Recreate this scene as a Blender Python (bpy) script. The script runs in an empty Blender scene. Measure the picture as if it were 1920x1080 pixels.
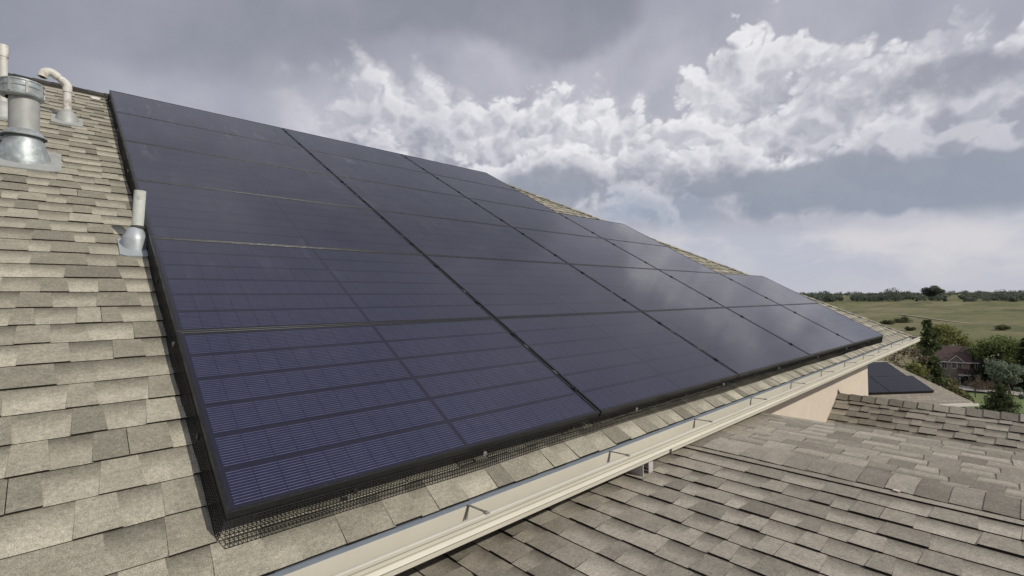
import bpy, math, random
import numpy as np
from mathutils import Matrix, Vector, noise as mnoise

SC = bpy.context.scene
COL = SC.collection
rad = math.radians
# ------------------------------------------------------------------ camera
CAM_POS = Vector((-0.38341, -1.70444, 0.65524))
CAM_R = Matrix(((0.730503, -0.682820, -0.011042),
                (0.004993, 0.021509, -0.999756),
                (0.682891, 0.730270, 0.019122)))      # rows: right, down, forward
FPX = 910.05                                            # focal length in pixels of a 1920 wide frame
cd = bpy.data.cameras.new('camera')
cam = bpy.data.objects.new('camera', cd)
COL.objects.link(cam)
cd.sensor_width = 36.0
cd.lens = 36.0 * FPX / 1920.0
cd.clip_start = 0.05
cd.clip_end = 20000
mw = Matrix.Identity(4)
for i in range(3):
    mw[i][0] = CAM_R[0][i]
    mw[i][1] = -CAM_R[1][i]
    mw[i][2] = -CAM_R[2][i]
    mw[i][3] = CAM_POS[i]
cam.matrix_world = mw
SC.camera = cam

# ------------------------------------------------------------------ sun, sky, exposure
SUN_EL, SUN_AZ = 35.0, -71.0        # azimuth counted from +X towards +Y
sun_dir = Vector((math.cos(rad(SUN_EL)) * math.cos(rad(SUN_AZ)),
                  math.cos(rad(SUN_EL)) * math.sin(rad(SUN_AZ)), math.sin(rad(SUN_EL))))
ld = bpy.data.lights.new('sun', 'SUN')
ld.energy = 3.1
ld.angle = rad(0.6)
ld.color = (1.0, 0.94, 0.83)
sun = bpy.data.objects.new('sun', ld)
sun.rotation_euler = (-sun_dir).to_track_quat('-Z', 'Y').to_euler()
sun.location = (0, -20, 30)
COL.objects.link(sun)

SC.view_settings.view_transform = 'Standard'
SC.view_settings.look = 'None'
SC.view_settings.exposure = 0.0
SC.view_settings.gamma = 1.0
SC.view_settings.use_curve_mapping = False
try:
    SC.cycles.transparent_max_bounces = 12
    SC.cycles.max_bounces = 6
    SC.cycles.use_denoising = True
except Exception:
    pass


class NT:
    """small helper to write node trees"""
    def __init__(s, tree):
        s.t = tree
        s.n = tree.nodes
        s.l = tree.links

    def new(s, typ, **kw):
        nd = s.n.new(typ)
        for k, v in kw.items():
            setattr(nd, k, v)
        return nd

    def put(s, sock, v):
        if hasattr(v, 'is_output'):
            s.l.new(v, sock)
        elif v is not None:
            sock.default_value = v

    def math(s, op, a, b=None, c=None, clamp=False):
        nd = s.new('ShaderNodeMath', operation=op)
        nd.use_clamp = clamp
        s.put(nd.inputs[0], a)
        if b is not None:
            s.put(nd.inputs[1], b)
        if c is not None:
            s.put(nd.inputs[2], c)
        return nd.outputs[0]

    def vmath(s, op, a, b=None, sc=None):
        nd = s.new('ShaderNodeVectorMath', operation=op)
        s.put(nd.inputs[0], a)
        if b is not None:
            s.put(nd.inputs[1], b)
        if sc is not None:
            s.put(nd.inputs[3], sc)
        return nd.outputs['Value'] if op in ('DOT_PRODUCT', 'LENGTH', 'DISTANCE') else nd.outputs[0]

    def ramp(s, v, lo, hi, a=0.0, b=1.0, smooth=True):
        nd = s.new('ShaderNodeMapRange')
        nd.interpolation_type = 'SMOOTHSTEP' if smooth else 'LINEAR'
        nd.clamp = True
        s.put(nd.inputs[0], v)
        for i, q in enumerate((lo, hi, a, b)):
            s.put(nd.inputs[i + 1], q)
        return nd.outputs[0]

    def noise(s, vec, scale, detail=4.0, rough=0.5, dist=0.0, out=0):
        nd = s.new('ShaderNodeTexNoise')
        s.put(nd.inputs['Vector'], vec)
        nd.inputs['Scale'].default_value = scale
        nd.inputs['Detail'].default_value = detail
        nd.inputs['Roughness'].default_value = rough
        nd.inputs['Distortion'].default_value = dist
        return nd.outputs[out]

    def sep(s, v):
        nd = s.new('ShaderNodeSeparateXYZ')
        s.put(nd.inputs[0], v)
        return nd.outputs[0], nd.outputs[1], nd.outputs[2]

    def comb(s, x, y, z):
        nd = s.new('ShaderNodeCombineXYZ')
        for i, q in enumerate((x, y, z)):
            s.put(nd.inputs[i], q)
        return nd.outputs[0]

    def mix(s, f, a, b, blend='MIX'):
        nd = s.new('ShaderNodeMix', data_type='RGBA', blend_type=blend)
        s.put(nd.inputs[0], f)
        s.put(nd.inputs[6], a if hasattr(a, 'is_output') else (*a, 1.0) if len(a) == 3 else a)
        s.put(nd.inputs[7], b if hasattr(b, 'is_output') else (*b, 1.0) if len(b) == 3 else b)
        return nd.outputs[2]


def cloud_colour(t, d, clear):
    """radiance of the clouded sky (x10) towards direction d"""
    def add(*items):
        a = items[0]
        for b in items[1:]:
            a = t.math('ADD', a, b)
        return a

    def mul(a, b):
        return t.math('MULTIPLY', a, b)

    def centred(vec, scale, detail, rough):
        return t.math('SUBTRACT', t.noise(vec, scale, detail, rough), 0.5)

    # turbulence
    wx = centred(d, 4.0, 4.0, 0.6)
    wy = centred(t.vmath('ADD', d, (7.3, 1.9, 4.1)), 4.0, 4.0, 0.6)
    wz = centred(t.vmath('ADD', d, (2.7, 8.8, 5.5)), 4.0, 4.0, 0.6)
    warp = t.comb(wx, wy, wz)
    dw = t.vmath('ADD', d, t.vmath('SCALE', warp, sc=0.14))
    db = t.vmath('ADD', d, t.vmath('SCALE', warp, sc=0.035))
    ax, ay, azz = t.sep(dw)
    az = mul(t.math('ARCTAN2', ay, ax), 180.0 / math.pi)
    el = mul(azz, 57.3)
    bx, by, bz = t.sep(db)
    baz = mul(t.math('ARCTAN2', by, bx), 180.0 / math.pi)
    bel = mul(bz, 57.3)
    z = t.sep(d)[2]

    def bank(a, e, wa, we, wt=1.0):
        q = mul(t.math('SUBTRACT', az, a), 1.0 / wa)
        r = mul(t.math('SUBTRACT', el, e), 1.0 / we)
        return t.ramp(add(mul(q, q), mul(r, r)), 1.0, 0.0, 0.0, wt)

    def billow(vec, octs):
        st = t.vmath('MULTIPLY', vec, (1.0, 1.0, 1.2))
        acc = None
        for scale, amp in octs:
            n = mul(t.math('ABSOLUTE', t.math('SUBTRACT', t.noise(st, scale, 0.0, 0.5), 0.5)), amp * 4.0)
            acc = n if acc is None else add(acc, n)
        return acc

    soft = t.noise(dw, 3.0, 6.0, 0.55)
    softc = t.math('SUBTRACT', soft, 0.5)

    # pale overcast with a dark high sheet
    pale = t.mix(t.ramp(soft, 0.30, 0.70), (3.7, 3.8, 4.45), (5.5, 5.5, 6.15))
    dark = t.mix(t.ramp(soft, 0.28, 0.72), (2.55, 2.7, 3.2), (3.6, 3.7, 4.25))
    sheet = add(bank(80, 31, 34, 13, 1.3), bank(104, 22, 26, 16), bank(41, 31, 13, 7.5, 1.5), bank(58, 35, 22, 10, 1.3), bank(140, 30, 40, 30))
    sh = t.ramp(add(sheet, mul(softc, 1.4)), 0.05, 1.0)
    c = t.mix(mul(sh, 0.95), pale, dark)

    # stacked cumulus: each layer has a billowing crest, bright on top and greyer below
    OCT = ((5.5, 0.50), (11.5, 0.34), (24.0, 0.22), (50.0, 0.12), (104.0, 0.06))
    h0 = billow(db, OCT)                                   # about 0 .. 1.5
    h1 = billow(t.vmath('ADD', db, (0.008, -0.013, 0.018)), OCT[:4])
    relief = t.math('SUBTRACT', h0, h1)
    dapple = t.noise(db, 9.0, 3.0, 0.55)
    LAYERS = [(22.6, 6.6, 10.0, 32.0, 6.5, 0.0, 0.92, 1.8), (24.5, 5.5, 50.0, 26.0, 8.0, 2.9, 0.66, 3.5), (23.0, 6.4, 34.0, 36.0, 5.5, 3.1, 0.93, 1.3), (20.2, 5.6, 24.0, 34.0, 4.5, 5.0, 0.93, 1.2), (17.4, 5.0, 34.0, 40.0, 4.0, 6.4, 0.93, 1.2)]
    for e0, amp, ca, wa, deep, ph, op, sf in LAYERS:
        wave = mul(t.math('SUBTRACT', t.noise(t.comb(mul(baz, 0.08), ph, 0.0), 1.0, 1.0, 0.5), 0.5), 12.0)
        f = add(t.math('SUBTRACT', e0, bel), wave, mul(t.math('SUBTRACT', h0, 0.62), amp))
        q = mul(t.math('SUBTRACT', az, ca), 1.0 / wa)
        here = t.ramp(mul(q, q), 1.0, 0.15)
        alpha = mul(mul(t.ramp(f, 0.0, sf), t.ramp(f, deep * 2.6, deep * 0.8)), here)
        top = t.ramp(f, deep, 0.0, smooth=False)
        lit = add(mul(top, 0.60), mul(t.ramp(relief, -0.13, 0.17, smooth=False), 0.42), mul(t.math('SUBTRACT', dapple, 0.52), 0.55))
        lit = t.math('ADD', lit, 0.0, clamp=True)
        col = t.mix(lit, (3.7, 3.8, 4.45), (9.3, 9.2, 9.4))
        c = t.mix(mul(alpha, op), c, col)
    # heavy grey undersides
    heavy = add(bank(13, 10.4, 17, 3.4, 1.3), bank(1, 9.2, 13, 3.2, 1.3), bank(28, 12.2, 9, 2.6, 1.0), bank(42, 12.6, 9, 3.2, 0.85),
                bank(2, 18.2, 9, 2.6, 1.0), bank(-16, 9.5, 12, 4.5, 1.2), bank(-50, 12, 25, 5))
    ragged = centred(db, 7.0, 5.0, 0.62)
    hv = t.ramp(add(heavy, mul(softc, 1.8), mul(ragged, 2.6)), 0.10, 1.0)
    c = t.mix(mul(hv, 0.92), c, t.mix(t.ramp(z, 0.12, 0.30), t.mix(soft, (2.45, 2.85, 3.6), (3.3, 3.65, 4.4)), (3.2, 3.3, 3.9)))
    # pale layered cloud above the horizon
    streak = t.noise(t.vmath('MULTIPLY', dw, (1.0, 1.0, 3.2)), 5.0, 6.0, 0.58)
    hz = t.mix(t.ramp(streak, 0.34, 0.66), (4.9, 5.1, 5.9), (6.6, 6.4, 6.7))
    low = t.ramp(add(z, mul(softc, 0.10)), 0.140, 0.095)
    c = t.mix(low, c, hz)
    c = t.mix(t.ramp(z, 0.06, 0.0, 0.0, 0.75), c, (5.1, 5.2, 5.9))
    rift = mul(add(bank(29, 8.7, 7, 2.8), bank(35, 9.2, 5, 2.4)), t.ramp(streak, 0.60, 0.42))
    c = t.mix(t.math('MULTIPLY', rift, 0.24, clamp=True), c, clear)
    return t.mix(0.04, c, clear)


def build_sky():
    w = bpy.data.worlds.new('World')
    SC.world = w
    w.use_nodes = True
    t = NT(w.node_tree)
    t.n.clear()
    out = t.new('ShaderNodeOutputWorld')
    bg = t.new('ShaderNodeBackground')
    bg.inputs[1].default_value = 0.1
    t.l.new(bg.outputs[0], out.inputs[0])
    sky = t.new('ShaderNodeTexSky', sky_type='NISHITA')
    sky.sun_disc = False
    sky.sun_elevation = rad(SUN_EL)
    sky.sun_rotation = rad(90.0 - SUN_AZ)
    sky.altitude = 1600
    d = t.vmath('NORMALIZE', t.new('ShaderNodeTexCoord').outputs['Generated'])
    t.l.new(cloud_colour(t, d, sky.outputs[0]), bg.inputs[0])


build_sky()
#END_TOP

# ================================================================== helpers
WM = {}
RNG = random.Random(7)


def link(name, data, parent=None, m=None):
    m = m if m is not None else Matrix.Identity(4)
    o = bpy.data.objects.new(name, data)
    COL.objects.link(o)
    if parent is not None:
        o.parent = parent
        o.matrix_parent_inverse = WM[parent.name].inverted()
    o.matrix_basis = m
    WM[o.name] = m.copy()
    return o


def thing(name, label, cat, loc=(0, 0, 0), group=None, m=None):
    o = link(name, None, None, m if m is not None else Matrix.Translation(loc))
    o.empty_display_size = 0.2
    return tag(o, label, cat, group)


def tag(o, label, cat, group=None):
    o['label'] = label
    o['category'] = cat
    if group:
        o['group'] = group
    return o


def kind(o, k):
    o['kind'] = k
    return o


def mesh(name, verts, faces, mat=None, cols=None, smooth=False, mats=None, fmat=None):
    me = bpy.data.meshes.new(name)
    me.from_pydata([tuple(v) for v in verts], [], faces)
    if mats:
        for q in mats:
            me.materials.append(q)
        if fmat:
            me.polygons.foreach_set('material_index', fmat)
    elif mat:
        me.materials.append(mat)
    if cols is not None:
        a = me.color_attributes.new('tone', 'FLOAT_COLOR', 'POINT')
        a.data.foreach_set('color', np.array([(*c[:3], 1.0) for c in cols], dtype=np.float32).ravel())
    if smooth:
        me.polygons.foreach_set('use_smooth', [True] * len(me.polygons))
    me.update()
    return me


class MB:
    """collects shapes into one mesh"""
    def __init__(s):
        s.v = []
        s.f = []

    def add(s, vs, fs):
        k = len(s.v)
        s.v += [tuple(v) for v in vs]
        s.f += [tuple(i + k for i in f) for f in fs]
        return s

    def box(s, lo, hi, m=None):
        (a, b, c), (d, e, g) = lo, hi
        vs = [(a, b, c), (d, b, c), (d, e, c), (a, e, c), (a, b, g), (d, b, g), (d, e, g), (a, e, g)]
        if m is not None:
            vs = [m @ Vector(v) for v in vs]
        return s.add(vs, [(3, 2, 1, 0), (4, 5, 6, 7), (0, 1, 5, 4), (1, 2, 6, 5), (2, 3, 7, 6), (3, 0, 4, 7)])

    def beam(s, p, q, r, up=(0, 0, 1), r2=None):
        p, q = Vector(p), Vector(q)
        d = (q - p).normalized()
        u = Vector(up)
        if abs(d.dot(u)) > 0.95:
            u = Vector((1, 0, 0))
        a = d.cross(u).normalized()
        b = a.cross(d)
        r2 = r if r2 is None else r2
        vs = [p - a * r - b * r2, p + a * r - b * r2, p + a * r + b * r2, p - a * r + b * r2]
        vs += [v + (q - p) for v in vs]
        return s.add(vs, [(3, 2, 1, 0), (4, 5, 6, 7), (0, 1, 5, 4), (1, 2, 6, 5), (2, 3, 7, 6), (3, 0, 4, 7)])

    def tube(s, pts, radii, seg=16, caps=True):
        pts = [Vector(p) for p in pts]
        if not hasattr(radii, '__len__'):
            radii = [radii] * len(pts)
        k = len(s.v)
        n = len(pts)
        ref = None
        for i, p in enumerate(pts):
            d = (pts[min(i + 1, n - 1)] - pts[max(i - 1, 0)])
            d = d.normalized() if d.length > 1e-9 else Vector((0, 0, 1))
            if ref is None:
                ref = Vector((1, 0, 0)) if abs(d.x) < 0.9 else Vector((0, 1, 0))
            a = (ref - d * ref.dot(d)).normalized()
            ref = a
            b = d.cross(a)
            for j in range(seg):
                th = 2 * math.pi * j / seg
                s.v.append(tuple(p + (a * math.cos(th) + b * math.sin(th)) * radii[i]))
        for i in range(n - 1):
            for j in range(seg):
                j2 = (j + 1) % seg
                s.f.append((k + i * seg + j, k + i * seg + j2, k + (i + 1) * seg + j2, k + (i + 1) * seg + j))
        if caps:
            s.f.append(tuple(k + j for j in range(seg))[::-1])
            s.f.append(tuple(k + (n - 1) * seg + j for j in range(seg)))
        return s

    def build(s, name, mat, parent=None, m=None, smooth=False):
        return link(name, mesh(name, s.v, s.f, mat, smooth=smooth), parent, m)


def auto_smooth(o, deg=40):
    me = o.data
    me.polygons.foreach_set('use_smooth', [True] * len(me.polygons))
    try:
        me.set_sharp_from_angle(angle=rad(deg))
    except Exception:
        pass
    return o


def project(p):
    q = CAM_R @ (Vector(p) - CAM_POS)
    if q.z < 0.05:
        return None
    return (960 + FPX * q.x / q.z, 540 + FPX * q.y / q.z)


def seen_area(pts):
    """rough share of the frame a polygon takes, 0 when outside"""
    pr = [project(p) for p in pts]
    if any(p is None for p in pr):
        return 0.0
    cx = sum(p[0] for p in pr) / len(pr)
    cy = sum(p[1] for p in pr) / len(pr)
    if not (-15 < cx < 1935 and -15 < cy < 1095):
        return 0.0
    a = 0.0
    for i in range(len(pr)):
        x0, y0 = pr[i - 1]
        x1, y1 = pr[i]
        a += x0 * y1 - x1 * y0
    return abs(a) / 2


# ================================================================== materials
def material(name):
    m = bpy.data.materials.new(name)
    m.use_nodes = True
    t = NT(m.node_tree)
    t.n.clear()
    out = t.new('ShaderNodeOutputMaterial')
    return m, t, out


def principled(t, out, base=None, rough=0.6, metal=0.0, spec=0.5, normal=None):
    b = t.new('ShaderNodeBsdfPrincipled')
    if base is not None:
        t.put(b.inputs['Base Color'], base if hasattr(base, 'is_output') else (*base, 1.0))
    t.put(b.inputs['Roughness'], rough)
    t.put(b.inputs['Metallic'], metal)
    t.put(b.inputs['Specular IOR Level'], spec)
    if normal is not None:
        t.l.new(normal, b.inputs['Normal'])
    t.l.new(b.outputs[0], out.inputs[0])
    return b


def bump(t, h, strength, dist):
    nd = t.new('ShaderNodeBump')
    nd.inputs['Strength'].default_value = strength
    nd.inputs['Distance'].default_value = dist
    t.l.new(h, nd.inputs['Height'])
    return nd.outputs[0]


def pos(t):
    return t.new('ShaderNodeNewGeometry').outputs['Position']


def simple(name, base, rough=0.6, metal=0.0, spec=0.5, var=0.12, scale=20.0, bmp=0.0, detail=4.0, dirt=None, dirt_lo=0.5, dirt_hi=0.75, dscale=6.0):
    m, t, out = material(name)
    p = pos(t)
    n = t.noise(p, scale, detail, 0.6)
    lo = tuple(c * (1 - var) for c in base)
    hi = tuple(min(1, c * (1 + var)) for c in base)
    c = t.mix(t.ramp(n, 0.25, 0.75), lo, hi)
    r = rough
    if dirt is not None:
        dn = t.noise(p, dscale, 6.0, 0.65)
        f = t.ramp(dn, dirt_lo, dirt_hi)
        c = t.mix(f, c, dirt)
    nr = bump(t, t.noise(p, scale * 4, 3.0, 0.6), bmp, 0.002) if bmp else None
    principled(t, out, c, r, metal, spec, nr)
    return m


def shingle_material(name):
    m, t, out = material(name)
    p = pos(t)
    at = t.new('ShaderNodeAttribute', attribute_name='tone')
    gran = t.noise(p, 330.0, 2.0, 0.75)
    mott = t.noise(p, 70.0, 4.0, 0.65)
    big = t.noise(p, 2.2, 4.0, 0.6)
    f = t.math('ADD', t.math('MULTIPLY', t.ramp(gran, 0.28, 0.72, smooth=False), 0.95), 0.52)
    f = t.math('MULTIPLY', f, t.math('ADD', t.math('MULTIPLY', mott, 1.0), 0.50))
    f = t.math('MULTIPLY', f, t.math('ADD', t.math('MULTIPLY', t.noise(p, 15.0, 4.0, 0.6), 0.6), 0.70))
    f = t.math('MULTIPLY', f, t.math('ADD', t.math('MULTIPLY', big, 0.30), 0.85))
    comb = t.new('ShaderNodeCombineXYZ')
    for i in range(3):
        t.l.new(f, comb.inputs[i])
    c = t.mix(1.0, at.outputs['Color'], comb.outputs[0], 'MULTIPLY')
    principled(t, out, c, 0.92, 0.0, 0.25, bump(t, t.math('ADD', gran, t.math('MULTIPLY', mott, 0.8)), 0.55, 0.0025))
    return m


M_SHINGLE = shingle_material('asphalt_shingle_granules')
M_UNDER = simple('roof_underlay', (0.10, 0.09, 0.075), 0.95, bmp=0.3)
M_STUCCO = simple('peach_stucco', (0.585, 0.51, 0.425), 0.9, var=0.05, scale=3.0, bmp=0.5)
M_GUTTER = simple('cream_gutter_paint', (0.55, 0.525, 0.445), 0.45, var=0.05, scale=2.5, dirt=(0.44, 0.40, 0.32), dirt_lo=0.56, dirt_hi=0.85, dscale=5.0)
M_DRIP = simple('blue_grey_drip_edge', (0.24, 0.28, 0.33), 0.45, 0.35, var=0.06)
M_FASCIA = simple('brown_fascia', (0.13, 0.095, 0.075), 0.7)
M_WHITEWOOD = simple('off_white_trim', (0.66, 0.63, 0.56), 0.6, var=0.05)
M_STRAP = simple('grey_strap', (0.30, 0.285, 0.26), 0.55, 0.3, dirt=(0.16, 0.13, 0.10), dirt_lo=0.45, dirt_hi=0.7, dscale=30.0)
M_DARK = simple('painted_hollow_shade', (0.012, 0.012, 0.014), 0.8)  # near-black tone that stands for the shade inside a pipe
M_WIRE = simple('black_coated_wire', (0.018, 0.018, 0.019), 0.4, 0.0, 0.4)
M_RAIL = simple('black_anodised_rail', (0.02, 0.02, 0.022), 0.4, 0.6)
M_SILVER = simple('bare_aluminium', (0.75, 0.75, 0.76), 0.3, 0.9)
M_GALV = None


def galvanised():
    m, t, out = material('weathered_galvanised_steel')
    p = pos(t)
    sp = t.new('ShaderNodeTexVoronoi', feature='F1')
    t.l.new(p, sp.inputs['Vector'])
    sp.inputs['Scale'].default_value = 38.0
    spk = t.math('FRACT', t.math('MULTIPLY', t.vmath('DOT_PRODUCT', sp.outputs['Color'], (1.0, 1.0, 1.0)), 2.0))
    st = t.noise(p, 7.0, 5.0, 0.6)
    c = t.mix(spk, (0.33, 0.37, 0.38), (0.46, 0.50, 0.51))
    c = t.mix(t.ramp(st, 0.45, 0.75), c, (0.22, 0.24, 0.24))
    principled(t, out, c, t.ramp(st, 0.3, 0.7, 0.48, 0.68), 0.55, 0.5, bump(t, t.noise(p, 9.0, 3.0), 0.35, 0.02))
    return m


M_GALV = galvanised()
M_GALV2 = simple('painted_grey_flashing', (0.36, 0.37, 0.36), 0.6, 0.2, var=0.1, scale=14, bmp=0.2, dirt=(0.24, 0.22, 0.19), dirt_lo=0.55, dirt_hi=0.8)
M_ZINC = simple('dull_blue_grey_flashing', (0.42, 0.46, 0.48), 0.45, 0.35, var=0.1, scale=10, bmp=0.2, dirt=(0.30, 0.30, 0.28), dirt_lo=0.55, dirt_hi=0.8)
M_PVC = simple('weathered_white_pvc', (0.58, 0.57, 0.535), 0.55, var=0.08, scale=9, dirt=(0.34, 0.28, 0.22), dirt_lo=0.50, dirt_hi=0.66, dscale=13.0)
M_PVC2 = simple('scuffed_white_pvc', (0.52, 0.54, 0.51), 0.55, var=0.1, scale=14, dirt=(0.34, 0.33, 0.29), dirt_lo=0.48, dirt_hi=0.70, dscale=17.0)
M_RUBBER = simple('dark_rubber', (0.05, 0.045, 0.04), 0.8)


def frame_material():
    m, t, out = material('black_anodised_frame')
    p = pos(t)
    n = t.noise(p, 60.0, 4.0, 0.7)
    c = t.mix(t.ramp(n, 0.45, 0.8), (0.010, 0.010, 0.012), (0.024, 0.024, 0.027))
    principled(t, out, c, t.ramp(n, 0.3, 0.7, 0.28, 0.40), 0.0, 0.35)
    return m


M_FRAME = frame_material()


def cell_material():
    """half-cut cells: dark blue silicon crossed by twelve thin round ribbons along the module"""
    m, t, out = material('blue_silicon_cell')
    geo = t.new('ShaderNodeTexCoord').outputs['Object']
    uv = t.new('ShaderNodeUVMap', uv_map='cell').outputs[0]
    sep = t.new('ShaderNodeSeparateXYZ')
    t.l.new(uv, sep.inputs[0])
    y = t.math('FRACT', t.math('MULTIPLY', sep.outputs[1], 12.0))
    dist = t.math('ABSOLUTE', t.math('SUBTRACT', y, 0.5))
    wire = t.ramp(dist, 0.095, 0.045, smooth=False)
    edge = t.math('ABSOLUTE', t.math('SUBTRACT', sep.outputs[0], 0.5))
    wire = t.math('MULTIPLY', wire, t.math('LESS_THAN', edge, 0.49))
    p = pos(t)
    n = t.noise(p, 3.0, 4.0, 0.6)
    sil = t.mix(n, (0.0026, 0.0042, 0.040), (0.0046, 0.0066, 0.056))
    met = t.mix(t.noise(p, 30.0, 2.0), (0.10, 0.10, 0.15), (0.34, 0.34, 0.42))
    lw = t.new('ShaderNodeLayerWeight')                     # the thin blue coating goes neutral at a slant
    lw.inputs[0].default_value = 0.5
    slant = t.ramp(lw.outputs['Facing'], 0.36, 0.80)
    sil = t.mix(slant, sil, (0.0070, 0.0078, 0.021))
    met = t.mix(slant, met, (0.045, 0.045, 0.06))
    c = t.mix(wire, sil, met)
    principled(t, out, c, 0.45, t.math('MULTIPLY', wire, 0.15), 0.5)
    return m


M_CELL = cell_material()
M_BACK = simple('black_backsheet', (0.0036, 0.0046, 0.020), 0.55)


def pane_material():
    """front glass: clear below, reflecting by its angle, with a slightly hazy anti-glare surface and a film of dust"""
    m, t, out = material('solar_glass')
    p = pos(t)
    fr = t.new('ShaderNodeFresnel')
    fr.inputs[0].default_value = 1.68
    tr = t.new('ShaderNodeBsdfTransparent')
    gl = t.new('ShaderNodeBsdfGlossy')
    gl.inputs['Color'].default_value = (0.97, 0.97, 1.0, 1)
    rn = t.noise(p, 2.0, 4.0, 0.6)
    t.put(gl.inputs['Roughness'], t.ramp(rn, 0.3, 0.7, 0.07, 0.12))
    mx = t.new('ShaderNodeMixShader')
    t.l.new(t.math('SUBTRACT', fr.outputs[0], 0.04, clamp=True), mx.inputs[0])      # anti-reflection coating
    t.l.new(tr.outputs[0], mx.inputs[1])
    t.l.new(gl.outputs[0], mx.inputs[2])
    du = t.new('ShaderNodeBsdfDiffuse')
    du.inputs[0].default_value = (0.33, 0.34, 0.38, 1)
    spots = t.ramp(t.noise(p, 26.0, 4.0, 0.75), 0.62, 0.80, 0.0, 0.05)
    film = t.ramp(t.noise(p, 3.5, 5.0, 0.65), 0.30, 0.90, 0.0, 0.007)
    f = t.math('ADD', t.math('MULTIPLY', spots, t.ramp(t.noise(p, 4.0, 2.0), 0.5, 0.7)), film)
    # rain-washed dust runs down the slope
    run = t.noise(t.vmath('MULTIPLY', p, (13.0, 2.2, 2.2)), 1.0, 4.0, 0.65)
    run = t.math('MULTIPLY', t.ramp(run, 0.54, 0.78, 0.0, 0.022), t.ramp(t.noise(p, 0.9, 2.0, 0.5), 0.48, 0.66))
    f = t.math('ADD', f, run)
    lw = t.new('ShaderNodeLayerWeight')
    lw.inputs[0].default_value = 0.5
    gr = t.math('POWER', lw.outputs['Facing'], 4.0)
    f = t.math('MULTIPLY', f, t.math('ADD', t.math('MULTIPLY', gr, 18.0), 0.7))
    mx2 = t.new('ShaderNodeMixShader')
    t.l.new(f, mx2.inputs[0])
    t.l.new(mx.outputs[0], mx2.inputs[1])
    t.l.new(du.outputs[0], mx2.inputs[2])
    t.l.new(mx2.outputs[0], out.inputs[0])
    return m


def clear_material():
    m, t, out = material('glass_underside')
    tr = t.new('ShaderNodeBsdfTransparent')
    t.l.new(tr.outputs[0], out.inputs[0])
    return m


M_PANE = pane_material()
M_CLEAR = clear_material()

# ================================================================== roof geometry
TH = rad(29.3)                     # pitch of the main roof
CT, ST = math.cos(TH), math.sin(TH)
AL = 0.0060                        # the array is mounted this much out of parallel with the eave
NR = -0.12                         # shingle surface below the top of the modules
S_EAVE, X_HIP, S_RIDGE = -0.165, 11.76, 6.57


def RP(x, s, n):
    return Vector((x, s * CT - n * ST, s * ST + n * CT))


Y_EAVE, Z_EAVE = RP(0, S_EAVE, NR)[1:]
Y_RIDGE, Z_RIDGE = RP(0, S_RIDGE, NR)[1:]
RUN = Y_RIDGE - Y_EAVE
Y_WALL = 0.45

GROUND_R = [(0, -6.0), (18, -6.0), (30, -7.0), (60, -10.8), (80, -12.9), (105, -15.0), (130, -15.9), (200, -17.0), (400, -15.5),
            (800, -8.4), (1500, -5.5), (8000, -2.5)]


def gz(x, y):
    r = math.hypot(x - 3, y)
    for (a, za), (b, zb) in zip(GROUND_R, GROUND_R[1:]):
        if r <= b:
            q = (r - a) / (b - a)
            q = q * q * (3 - 2 * q) if b < 20 else q
            h = za + (zb - za) * q
            break
    else:
        h = GROUND_R[-1][1]
    amp = min(1.0, max(0.0, (r - 20) / 120))
    h += amp * 0.9 * mnoise.noise(Vector((x * 0.012, y * 0.012, 0.3)))
    h += amp * min(3.0, r / 250) * 0.9 * mnoise.noise(Vector((x * 0.0035, y * 0.0035, 4.3)))
    return h


PAL_MAIN = [tuple(k * q for q in (1.0, 0.935, 0.745)) for k in (0.330, 0.285, 0.243, 0.205, 0.370)]
PAL_LOW = [tuple(k * q for q in (1.0, 0.912, 0.755)) for k in (0.340, 0.296, 0.255, 0.212, 0.370)]


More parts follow.
